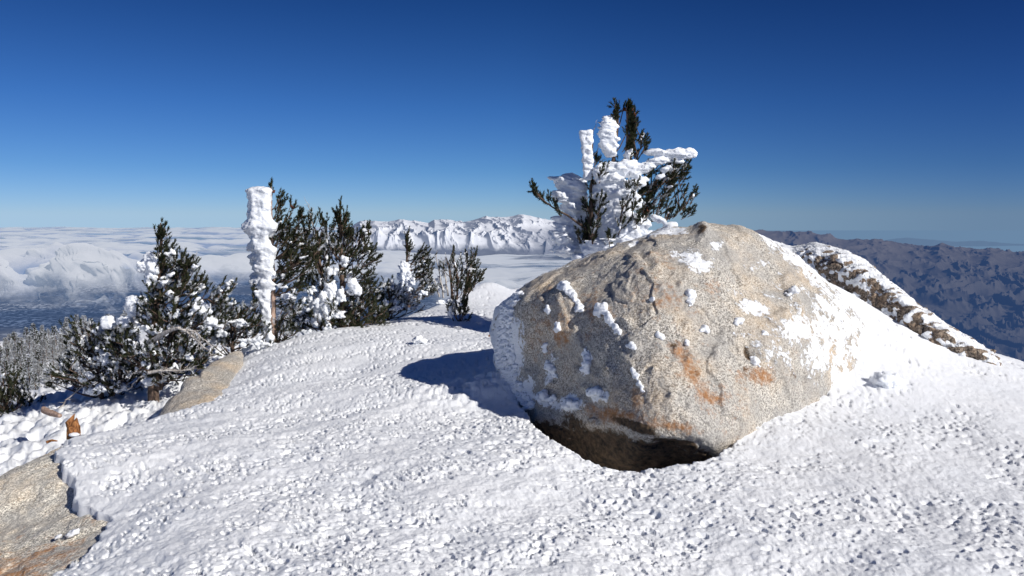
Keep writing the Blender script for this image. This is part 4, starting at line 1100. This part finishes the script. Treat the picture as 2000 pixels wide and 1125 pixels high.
def twin_shrub():
    t = Tree('ragged_pine', 'ragged pine clump with grey bare stems on its left, on the snow crest', (885,580), 15.5, 91); t.yoff = -2
    t.trunk([(885,590),(882,560),(878,530),(872,505)], .035, .01); t.trunk([(905,588),(912,550),(920,515),(925,492)], .03, .007); t.trunk([(892,585),(895,545),(885,505),(883,492)], .025, .006)
    t.limb([(866,582),(862,550),(856,525),(851,495)], .02, .004, True); t.limb([(875,578),(870,545),(866,520),(868,508)], .024, .006, True); t.limb([(858,580),(853,560),(848,545)], .022, .01, True)
    t.twigs([(866,582),(862,550),(856,525),(851,495)], 18, .22, .8); t.twigs([(875,578),(870,545),(866,520)], 16, .2, .8)
    t.limb([(880,560),(890,530),(885,495)], .012, .004, True); t.twigs([(880,560),(890,530),(885,495)], 14, .2, .8)
    t.spray(884,510,5,16,8,.1,-1,.0,.12,.8,.5,.05); t.spray(911,505,4,12,6,.05,-1,.2,.12,.8,.5,.1); t.spray(924,503,5,12,8,.05,-1,.0,.13,.9,.5,.0)
    t.spray(915,530,18,16,26,.5,-.7,.1,.18,1,.7,.1); t.spray(928,545,14,12,16,.9,-.4,.05,.17,1,.7,.02); t.spray(905,555,24,18,40,.3,-.5,.08,.18,1,.8,.03); t.spray(905,568,20,9,24,.4,-.3,.05,.16,1,.8,.02); t.spray(890,535,16,18,16,0,-.7,.35,.16,1,.7,.12); t.spray(866,530,12,16,10,-.1,-.8,.5,.15,.9,.6,.1)
    t.lump(858,555,6,14,0,.1,.08); t.lump(866,565,6,10,0,.05,.07); t.lump(908,518,5,8,0,0,.06); t.lump(870,590,18,5,0,-.2,.1); t.lump(843,560,8,16,0,.2,.08)
    t.finish('rime_ice')
twin_shrub()
pine_shrub('pine_seedling', 'tiny frosted seedling sticking out of the open snow left of the boulder', (895,628), float(G(895, 628)[1]), 95,
    [(886,608,7,12,12,-.3,-.7,.6,.10,1,.4,.25),(900,612,9,10,14,.2,-.7,.2,.10,1,.4,.15),(909,600,6,10,10,.2,-.9,.1,.10,1,.4,.0),(903,627,8,3,4,.3,-.4,.1,.06,1,.4,.0)], (), (), [([(895,640),(896,620),(900,600)],.006,.003)], cat='seedling')
# big dark shrub at the left frame edge
pine_shrub('pine_shrub', 'dark green frosted pine cut by the left frame edge, below the rimed slope', (10,850), 11.0, 97,
    [(15,790,40,40,70,0,-.6,.12,.18,1,.8,.04),(50,815,30,26,40,.3,-.4,.1,.17,1,.8,.04),(-30,800,40,50,60,-.2,-.6,.12,.18,1,.8,.04),(20,755,16,20,16,.1,-.9,.3,.16,1,.6,.04),(10,835,50,18,40,0,-.2,.05,.16,1,.8,.04)],
    (), (), [([(10,870),(12,800),(18,745)],.05,.01)])

# ---- broken wood by the slab
def stump():
    q = G(141, 850); q = P(141, 846, 6.3)
    b = Buf(q)
    rg = np.random.default_rng(3)
    for (x0, x1, y1, r) in ((144,140,808,.034),(137,135,822,.028),(150,152,826,.026),(142,148,818,.028),(139,143,830,.036)):
        b.tube(np.array([P(x0, 856, 6.25), P((x0 + x1) / 2, 840, 6.25), P(x1, (840 + y1) / 2, 6.24), P(x1 + 1, y1, 6.27)]) + rg.normal(0, .006, (4, 3)), [r * .9, r * 1.1, r * .8, r * .15], 7, 0, 1.2, int(rg.integers(99)))
    o = b.obj('wood_stump', M_WOOD); o.location = q
    tag(o, 'splintered orange-brown wood stump standing at the snow edge above the ledge', 'stump')
    b2 = Buf(q); blob(b2, P(145, 849, 6.2), (.045, .03, .018), seed=4); b2.obj('snow_cap', M_SNOW, o)
    for (pts, r, lab) in (([(85,800,8.6),(100,806,8.5),(118,811,8.4)], .05, 'broken brown log end half buried at the foot of the low shrub'), ([(92,864,5.75),(102,860,5.75),(111,861,5.75)], .022, 'small orange wood splinter lying on the ledge beside the stump')):
        c = np.array([P(*p) for p in pts]); b = Buf(c[0]); b.tube(c, [r * .6, r * .9, r * .5], 10, 0, .9, 7)
        o = b.obj('wood_log' if r > .03 else 'wood_splinter', M_PINKBARK if r > .03 else M_WOOD); o.location = c[0]; tag(o, lab, 'log' if r > .03 else 'splinter')
    q = G(957, 660); b = Buf(q); b.tube(np.array([q + (-.02, 0, .02), q + (.0, 0, .035), q + (.03, 0, .02)]), [.012, .02, .01], 8, 0, .6, 3)
    o = b.obj('bark_chip', M_WOOD); o.location = q; tag(o, 'tiny orange bark chip on the snow against the boulder\'s windward edge', 'bark chip')
stump()

# ---- rimed trees down the slope
def slope_trees():
    rng = np.random.default_rng(77)
    protos = []
    for k in range(5):
        h = rng.uniform(2.2, 3.4)
        tr = Buf(); cr = Buf()
        lean = rng.normal(0, .12, 2)
        pts = np.array([[0, 0, -.3], [lean[0] * .4, lean[1] * .4, h * .5], [lean[0], lean[1], h]])
        tr.tube(pts, [.09, .05, .015], 6)
        PP = []; DD = []; LL = []; MI = []
        for _ in range(330):
            t = rng.random() ** 1.3; a = rng.uniform(0, 6.283); rr = (1 - t) * rng.uniform(.15, .75) * (1.1 if k % 2 else .8) + .06
            c = np.array([lean[0] * t + rr * math.cos(a), lean[1] * t + rr * math.sin(a), .15 + t * (h - .1)])
            PP.append(c); DD.append(np.array([math.cos(a) * .9, math.sin(a) * .9, .45])); LL.append(.12)
            MI.append(1 if rng.random() < (.55 if math.cos(a) < 0 else .35) else 0)
        needles(cr, np.array(PP), np.array(DD), np.array(LL), 9, .13, .05, np.array(MI), rng)
        protos.append((tr, cr))
    first = {}
    spots = []
    tries = 0
    while len(spots) < 200 and tries < 20000:
        tries += 1
        px = rng.uniform(-60, 265); py = rng.uniform(650, 790)
        top = np.interp(px, [-60, 0, 120, 260], [694, 680, 655, 640])
        if py < top + 6: continue
        # find where the sight line meets the slope
        Ys = np.geomspace(13, 108, 160); q = PA(px, py, Ys)
        z = LOW(q[:, 0], q[:, 1]); hit = np.where(q[:, 2] <= z)[0]
        if not len(hit): continue
        p = q[hit[0]]
        if p[1] < 16: continue
        # clearings of open snow
        if (150 < px < 200 and 700 < py < 760 and rng.random() < .8): continue
        md = .012 * p[1] + .1
        if any((p[0] - s[0]) ** 2 + (p[1] - s[1]) ** 2 < md * md for s in spots): continue
        spots.append(p)
    for i, p in enumerate(spots):
        k = int(rng.integers(5)); sc = rng.uniform(24, 44) * p[1] / F / 2.8
        zz = gz(p[0], p[1])
        if k not in first:
            r = empty('rimed_pine', (p[0], p[1], zz), 'grey-white rime-coated small pine on the wooded slope at the far left', 'pine tree', 'rime-coated pines down the slope')
            tr, cr = protos[k]
            tr.obj('trunk', M_BARK, r); cr.obj('crown', [M_GREEN if k in (1, 3) else M_GREYN, M_RIMEN], r, smooth=False)
            first[k] = r
        else:
            src = first[k]; r = src.copy(); C.objects.link(r)
            for ch in list(src.children):
                c = ch.copy(); C.objects.link(c); c.parent = r
        r.location = (p[0], p[1], zz); r.rotation_euler = (0, 0, rng.uniform(0, 6.28)); r.scale = (sc * rng.uniform(.85, 1.2), sc, sc * rng.uniform(.85, 1.15))
    print('slope trees', len(spots))
slope_trees()

# ------------------------------------------------------------------ the far world
def az_of(px): return np.arctan((np.asarray(px, float) - 1000) / F / cp)
def el_z(py, Rr):
    c = -(np.asarray(py, float) - 562.5) / F
    return EYE + (-sp + cp * c) / (cp + sp * c) * Rr
def polar_v(az, Y, z):
    """az from forward, Y forward distance"""
    return np.stack([np.tan(az) * Y, Y, z], -1)

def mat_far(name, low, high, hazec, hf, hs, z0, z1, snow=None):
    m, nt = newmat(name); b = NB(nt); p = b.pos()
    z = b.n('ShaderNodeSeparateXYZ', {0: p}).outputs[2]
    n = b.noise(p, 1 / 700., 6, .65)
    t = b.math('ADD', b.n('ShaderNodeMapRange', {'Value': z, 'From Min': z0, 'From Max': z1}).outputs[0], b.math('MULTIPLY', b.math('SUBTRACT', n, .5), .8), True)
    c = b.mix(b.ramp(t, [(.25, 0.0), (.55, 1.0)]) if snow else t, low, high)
    if snow:   # bare rock and forest, plus shade painted on slopes facing left
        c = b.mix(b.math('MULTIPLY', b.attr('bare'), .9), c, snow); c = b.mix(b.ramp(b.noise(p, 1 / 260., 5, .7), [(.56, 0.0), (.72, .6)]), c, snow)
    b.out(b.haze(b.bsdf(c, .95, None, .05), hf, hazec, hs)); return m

def snow_range():
    na, nr = 900, 260
    px = np.linspace(560, 1400, na); az = az_of(px)
    t = np.linspace(0, 1.25, nr)
    Yd = 29500 + 5000 * t
    A, T_ = np.meshgrid(px, t, indexing='ij'); Yg = np.repeat(Yd[None], na, 0)
    prof = np.interp(px, [560,600,640,680,692,706,735,760,790,815,838,850,880,905,930,950,975,1000,1022,1036,1060,1085,1100,1130,1180,1260,1400],
                     [500,490,476,448,440,431,429,432,427,431,433,427,429,432,426,422,423,420,417,419,427,431,436,446,462,485,500])
    prof = prof + 1.0
    zr = el_z(prof, 34500.)
    zb = el_z(512, 29500.)
    X = np.tan(az)[:, None] * Yg
    wx = X + 350 * fbm2(X / 2200, Yg / 2200, 3, 3)
    rd = ridged(wx / 1000 + Yg / 1300, Yg / 1500 - wx / 2400, 7, 21, .6) - .75
    tt = np.clip(T_, 0, 1)
    z = el_z(512 + (prof[:, None] - 512) * tt ** .8, Yg)
    env = np.maximum(np.clip(np.sin(np.pi * tt ** 1.2), 0, 1) ** .7, .35 * sstep(.5, .8, tt))
    z = z + env * rd * 105 + 30 * fbm2(X / 700, Yg / 700, 4, 9) * env
    # a lower front ridge
    fr = np.interp(px, [640,700,745,780,800,850,890,930,980,1040,1100], [478,458,452,462,456,455,451,456,466,474,478])
    zf = el_z(fr, 30700.)
    bump = np.exp(-((Yg - 30700) / 520) ** 2)
    z = np.maximum(z, zb + (zf[:, None] - zb) * bump + rd * 160 * bump)
    z = np.where(T_ > 1, z - (T_ - 1) * 5000, z)
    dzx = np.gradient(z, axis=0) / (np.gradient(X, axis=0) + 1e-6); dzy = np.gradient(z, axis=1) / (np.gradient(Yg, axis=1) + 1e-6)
    bare = sstep(-.05, .34, dzx * 1.2 - .08 * dzy + .30 * fbm2(X / 420, Yg / 420, 4, 71)) * .95  # shade of left-facing slopes painted in as forest and rock colour
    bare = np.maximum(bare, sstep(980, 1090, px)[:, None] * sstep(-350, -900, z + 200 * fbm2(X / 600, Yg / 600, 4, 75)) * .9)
    v = np.stack([X, Yg, z], -1).reshape(-1, 3)
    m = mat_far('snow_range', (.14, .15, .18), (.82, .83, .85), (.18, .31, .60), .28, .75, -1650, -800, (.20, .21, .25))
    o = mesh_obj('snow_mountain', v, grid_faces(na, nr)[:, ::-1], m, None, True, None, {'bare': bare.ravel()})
    tag(o, 'distant snow-covered mountain range rising above the clouds', None, None, 'structure')
snow_range()

def desert_range():
    na, nr = 1000, 520
    px = np.linspace(1080, 2350, na); az = az_of(px)
    t = np.linspace(0, 1.12, nr)
    Yd = 6500 + 13500 * t
    A, T_ = np.meshgrid(px, t, indexing='ij'); Yg = np.repeat(Yd[None], na, 0)
    prof = np.interp(px, [1080,1200,1290,1340,1400,1450,1475,1500,1530,1558,1580,1610,1640,1665,1700,1740,1775,1800,1830,1850,1890,1915,1930,1960,2000,2060,2150,2350], [560,520,478,460,449,446,448,450,452,449,452,457,463,464,465,471,478,480,474,476,484,482,480,487,490,494,500,510])
    prof = prof + 1.5
    Yr = 20000.
    zr = el_z(prof, Yr); zb = el_z(800, 6500.)
    X = np.tan(az)[:, None] * Yg
    wx = X + 500 * fbm2(X / 2600, Yg / 2600, 3, 13); wy = Yg + 500 * fbm2(X / 2600 + 7, Yg / 2600, 3, 14)
    rd = ridged(wx / 820 - wy / 1300, wy / 1250 + wx / 1700, 7, 31, .6) - .8
    tt = np.clip(T_, 0, 1)
    z = el_z(800 + (prof[:, None] - 800) * tt ** .62, Yg)
    env = np.maximum(np.clip(np.sin(np.pi * tt ** .9), 0, 1) ** .6, .45 * sstep(.5, .8, tt))
    z = z + env * (rd * 105 + 110 * fbm2(X / 3200, Yg / 3200, 3, 35)) + env * 30 * fbm2(X / 320, Yg / 320, 4, 33)
    z = np.where(T_ > 1, z - (T_ - 1) * 6000, z)
    v = np.stack([X, Yg, z], -1).reshape(-1, 3)
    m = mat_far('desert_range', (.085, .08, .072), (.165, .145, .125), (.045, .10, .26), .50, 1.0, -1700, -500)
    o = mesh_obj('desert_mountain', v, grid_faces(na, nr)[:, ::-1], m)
    tag(o, 'deeply furrowed dark brown desert mountains under blue haze', None, None, 'structure')
    # pale far ridges on the horizon
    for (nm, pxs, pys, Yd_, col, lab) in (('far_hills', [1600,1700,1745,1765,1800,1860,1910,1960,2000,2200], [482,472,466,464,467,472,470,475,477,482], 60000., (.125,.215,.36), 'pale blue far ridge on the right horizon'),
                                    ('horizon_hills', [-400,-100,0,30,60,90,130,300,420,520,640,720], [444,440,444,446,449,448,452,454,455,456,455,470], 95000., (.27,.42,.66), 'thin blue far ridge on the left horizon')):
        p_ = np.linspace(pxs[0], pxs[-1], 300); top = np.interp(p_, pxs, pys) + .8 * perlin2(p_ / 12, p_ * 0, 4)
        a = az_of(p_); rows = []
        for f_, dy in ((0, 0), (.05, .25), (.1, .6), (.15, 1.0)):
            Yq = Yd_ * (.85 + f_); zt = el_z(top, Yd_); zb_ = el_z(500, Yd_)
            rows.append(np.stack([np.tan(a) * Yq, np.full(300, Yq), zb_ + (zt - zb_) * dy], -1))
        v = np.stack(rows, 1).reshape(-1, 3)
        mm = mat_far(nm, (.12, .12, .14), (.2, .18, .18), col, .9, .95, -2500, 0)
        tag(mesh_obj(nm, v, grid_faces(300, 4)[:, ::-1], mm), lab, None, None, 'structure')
desert_range()

def valley():
    m, nt = newmat('valley_floor'); b = NB(nt); p = b.pos()
    big = b.noise(p, 1 / 2600., 5, .6); st = b.noise(b.scale(p, (1 / 420., 1 / 420., 1)), 1.0, 4, .65)
    vor = b.n('ShaderNodeTexVoronoi', {'Vector': p, 'Scale': 1 / 75.})
    fld = b.n('ShaderNodeTexVoronoi', {'Vector': p, 'Scale': 1 / 900.}).outputs['Color']
    fldv = b.n('ShaderNodeSeparateColor', {0: fld}).outputs[0]
    c = b.mix(big, (.06, .07, .08), (.16, .15, .14)); c = b.mix(b.math('MULTIPLY', fldv, .5), c, (.14, .125, .11))
    town = b.ramp(b.noise(p, 1 / 1900., 3, .6), [(.38, 0.0), (.54, 1.0)])
    cell = b.n('ShaderNodeSeparateColor', {0: vor.outputs['Color']}).outputs[1]
    roofs = b.math('MULTIPLY', b.math('MULTIPLY', b.ramp(cell, [(.62, 0.0), (.8, 1.0)]), town), b.ramp(st, [(.32, 0.0), (.5, 1.0)]))
    c = b.mix(roofs, c, (.85, .85, .85))
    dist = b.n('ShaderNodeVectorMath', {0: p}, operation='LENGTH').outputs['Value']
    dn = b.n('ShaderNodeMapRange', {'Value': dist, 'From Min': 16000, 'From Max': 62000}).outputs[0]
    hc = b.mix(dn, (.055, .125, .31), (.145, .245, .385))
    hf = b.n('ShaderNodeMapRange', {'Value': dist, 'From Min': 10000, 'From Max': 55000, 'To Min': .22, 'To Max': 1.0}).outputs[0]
    em = b.n('ShaderNodeEmission', {'Color': hc}); mm = b.n('ShaderNodeMixShader', {0: hf})  # distance haze painted over the floor as a growing glow
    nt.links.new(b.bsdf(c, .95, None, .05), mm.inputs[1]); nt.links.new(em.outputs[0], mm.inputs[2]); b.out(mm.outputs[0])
    zv = -2400.
    Yd = np.geomspace(2500, 120000, 60); pxs = np.linspace(-1500, 4200, 80); a = az_of(pxs)
    A, Yg = np.meshgrid(a, Yd, indexing='ij')
    X = np.tan(A) * Yg
    v = np.stack([X, Yg, np.full(X.shape, zv)], -1).reshape(-1, 3)
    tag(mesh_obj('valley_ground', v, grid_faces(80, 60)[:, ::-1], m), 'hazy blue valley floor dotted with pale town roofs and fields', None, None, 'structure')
valley()

def clouds():
    m, nt = newmat('cloud'); b = NB(nt); p = b.pos()
    al = b.attr('alpha')
    n = b.noise(b.scale(p, (1, 1, 1.6)), 1 / 650., 7, .68)
    a = b.math('ADD', al, b.math('MULTIPLY', b.math('SUBTRACT', n, .5), 1.1), True)
    a = b.ramp(a, [(.18, 0.0), (.85, 1.0)])
    d = b.n('ShaderNodeBsdfDiffuse', {'Color': (.74, .73, .73, 1), 'Roughness': 1.0}).outputs[0]
    tr = b.n('ShaderNodeBsdfTranslucent', {'Color': (.7, .72, .78, 1)}).outputs[0]
    mx = b.n('ShaderNodeMixShader', {0: .3}); nt.links.new(d, mx.inputs[1]); nt.links.new(tr, mx.inputs[2])
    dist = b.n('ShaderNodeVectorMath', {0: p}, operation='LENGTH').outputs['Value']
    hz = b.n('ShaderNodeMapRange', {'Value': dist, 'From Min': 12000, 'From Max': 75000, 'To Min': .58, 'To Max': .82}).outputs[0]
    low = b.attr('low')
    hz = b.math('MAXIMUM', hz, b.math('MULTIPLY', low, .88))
    hcol = b.mix(low, (.43, .50, .615), (.19, .285, .49))  # painted glow standing in for light scattered inside the cloud
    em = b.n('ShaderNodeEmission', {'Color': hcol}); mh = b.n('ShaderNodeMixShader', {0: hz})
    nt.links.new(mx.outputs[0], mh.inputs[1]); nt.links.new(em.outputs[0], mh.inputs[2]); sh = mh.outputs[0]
    T = b.n('ShaderNodeBsdfTransparent').outputs[0]
    o = b.n('ShaderNodeMixShader', {0: a}); nt.links.new(T, o.inputs[1]); nt.links.new(sh, o.inputs[2])
    b.out(o.outputs[0])
    na, nr = 900, 620
    px = np.linspace(-500, 1420, na); az = az_of(px)
    Yd = np.geomspace(11500, 88000, nr)
    A, Yg = np.meshgrid(px, Yd, indexing='ij'); X = np.tan(az)[:, None] * Yg
    edge = np.interp(px, [-500,-100,0,60,130,200,260,330,400,520,640,720,800,900,1000,1060,1100,1200,1420], [13600,13500,13400,13700,13400,13200,14600,16500,18000,18800,18800,17000,14500,13500,13500,15000,17000,17500,18000])[:, None]
    edge = edge + 1100 * fbm2(X / 2600, Yg / 2600, 4, 41)
    e = (Yg - edge) / 2400
    bil = lambda s_, sd: np.abs(perlin2(X / s_ + .3 * perlin2(X / s_ * .7, Yg / s_ * .7, sd + 50), Yg / (s_ * 1.15), sd)) * 1.9
    k = np.clip((Yg - 14000) / 40000, 0, 1)
    b1, b2, b3, b4 = bil(3000, 1), bil(1400, 2), bil(650, 3), bil(300, 4)
    near_ = sstep(21000, 14500, Yg)
    h = 300 * (.5 + fbm2(X / 7000, Yg / 5000, 2, 44)) + (200 + 260 * near_) * b1 + (90 + 210 * near_) * b2 + (35 + 120 * near_) * b3 + (12 + 50 * near_) * b4
    puff = .45 * b1 + .30 * b2 + .16 * b3 + .09 * b4 + .38 * fbm2(X / 9000, Yg / 2600, 4, 47)
    h = h * .85 * (1 - .45 * k) + 190
    ztop = -1720 + h
    ee = np.clip(e, 0, 1)
    right = sstep(650, 900, px)[:, None]
    ztop = ztop - right * (60 + .55 * h)
    z = -1950 + (ztop + 1950) * (1 - (1 - ee) ** 2.2)
    alpha = sstep(-.10, .75, e) + .0
    gap = sstep(.10, .50, fbm2(X / 7000 + 3, Yg / 4200, 4, 81)) * sstep(15500, 19000, Yg)
    alpha = alpha * (1 - .6 * gap)
    low = np.clip(np.maximum(sstep(.62, .14, puff), sstep(.50, .12, (z + 1950) / 900 + .16 * fbm2(X / 1300, Yg / 1300, 4, 83))) + .4 * gap, 0, 1)  # painted cloud shade: bluish troughs and lower fronts, crests left bright
    low = low * (1 - .8 * right)
    # thin patches near the right end
    thin = sstep(930, 1080, px)[:, None] * .35 * (.5 + fbm2(X / 3000, Yg / 2200, 3, 61))
    alpha = np.clip(alpha - thin, 0, 1)
    alpha = np.where(Yg > 80000, alpha * sstep(88000, 80000, Yg), alpha)
    v = np.stack([X, Yg, z], -1).reshape(-1, 3)
    pq = v / np.array([1000., 1000., 420.])
    bn = np.abs(perlin3(pq, 91)) + .5 * np.abs(perlin3(pq * 2.1, 92)) + .25 * np.abs(perlin3(pq * 4.3, 93))
    nr_ = sstep(19000, 14000, v[:, 1])
    v[:, 2] += (bn - .45) * 110 * nr_; v[:, 1] -= (bn - .45) * 420 * nr_; v[:, 0] += perlin3(pq * .8, 94) * 260 * nr_
    f = grid_faces(na, nr)[:, ::-1]
    keep = (alpha.ravel()[f] > .005).any(1)
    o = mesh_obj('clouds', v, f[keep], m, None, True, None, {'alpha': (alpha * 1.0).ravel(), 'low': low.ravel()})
    tag(o, 'sea of soft white and grey-blue clouds filling the valley to the horizon', None, None, 'stuff')
clouds()

# ------------------------------------------------------------------ light, sky, camera
SUN_EL = R(32)
SUN_H = np.array([.825, -.565]); SUN_H /= np.linalg.norm(SUN_H)
to_sun = Vector((SUN_H[0] * math.cos(SUN_EL), SUN_H[1] * math.cos(SUN_EL), math.sin(SUN_EL)))
sun = bpy.data.lights.new('sun', 'SUN'); sun.energy = 4.9; sun.angle = R(.5); sun.color = (1.0, .955, .89)
so = bpy.data.objects.new('sun', sun); C.objects.link(so)
so.rotation_euler = to_sun.to_track_quat('Z', 'Y').to_euler()

w = bpy.data.worlds.new('World'); bpy.context.scene.world = w; w.use_nodes = True
nt = w.node_tree; nt.nodes.clear()
sky = nt.nodes.new('ShaderNodeTexSky'); sky.sky_type = 'NISHITA'; sky.sun_disc = False
sky.sun_elevation = SUN_EL; sky.sun_rotation = math.atan2(to_sun.x, to_sun.y)
sky.altitude = 3200; sky.air_density = 1.0; sky.dust_density = .3; sky.ozone_density = 2.0
bg = nt.nodes.new('ShaderNodeBackground'); bg.inputs['Strength'].default_value = .0975
out = nt.nodes.new('ShaderNodeOutputWorld')
B = NB(nt)
xyz = B.n('ShaderNodeSeparateXYZ', {0: B.n('ShaderNodeTexCoord').outputs['Generated']})
vec = B.n('ShaderNodeCombineXYZ', {0: xyz.outputs[0], 1: xyz.outputs[1], 2: B.math('MAXIMUM', xyz.outputs[2], .004)})
nt.links.new(vec.outputs[0], sky.inputs['Vector'])
up = B.n('ShaderNodeSeparateXYZ', {0: B.n('ShaderNodeTexCoord').outputs['Generated']}).outputs[2]
tint = B.ramp(up, [(0.0, (.40, .565, .88)), (.06, (.262, .475, .78)), (.14, (.175, .40, .74)), (.27, (.085, .26, .56)), (1.0, (.06, .20, .45))])
side = B.ramp(B.math('ADD', B.math('MULTIPLY', xyz.outputs[0], .5), .5), [(.0, (.86, .84, .84)), (.24, (.93, .90, .91)), (.5, (1.0, 1.0, 1.0)), (.77, (.57, .62, .74)), (1.0, (.5, .56, .7))])
nt.links.new(B.mix(1.0, B.mix(1.0, sky.outputs[0], tint, 'MULTIPLY'), side, 'MULTIPLY'), bg.inputs['Color']); nt.links.new(bg.outputs[0], out.inputs['Surface'])

cam = bpy.data.cameras.new('camera'); cam.sensor_width = 36; cam.lens = 26.0; cam.clip_start = .05; cam.clip_end = 300000
co = bpy.data.objects.new('camera', cam); C.objects.link(co)
co.location = (0, 0, EYE); co.rotation_euler = (math.pi / 2 - PITCH, 0, 0)
sc = bpy.context.scene; sc.camera = co
sc.view_settings.view_transform = 'Standard'; sc.view_settings.look = 'None'; sc.view_settings.exposure = 0; sc.view_settings.gamma = 1
sc.render.engine = 'CYCLES'
sc.cycles.max_bounces = 6; sc.cycles.transparent_max_bounces = 12
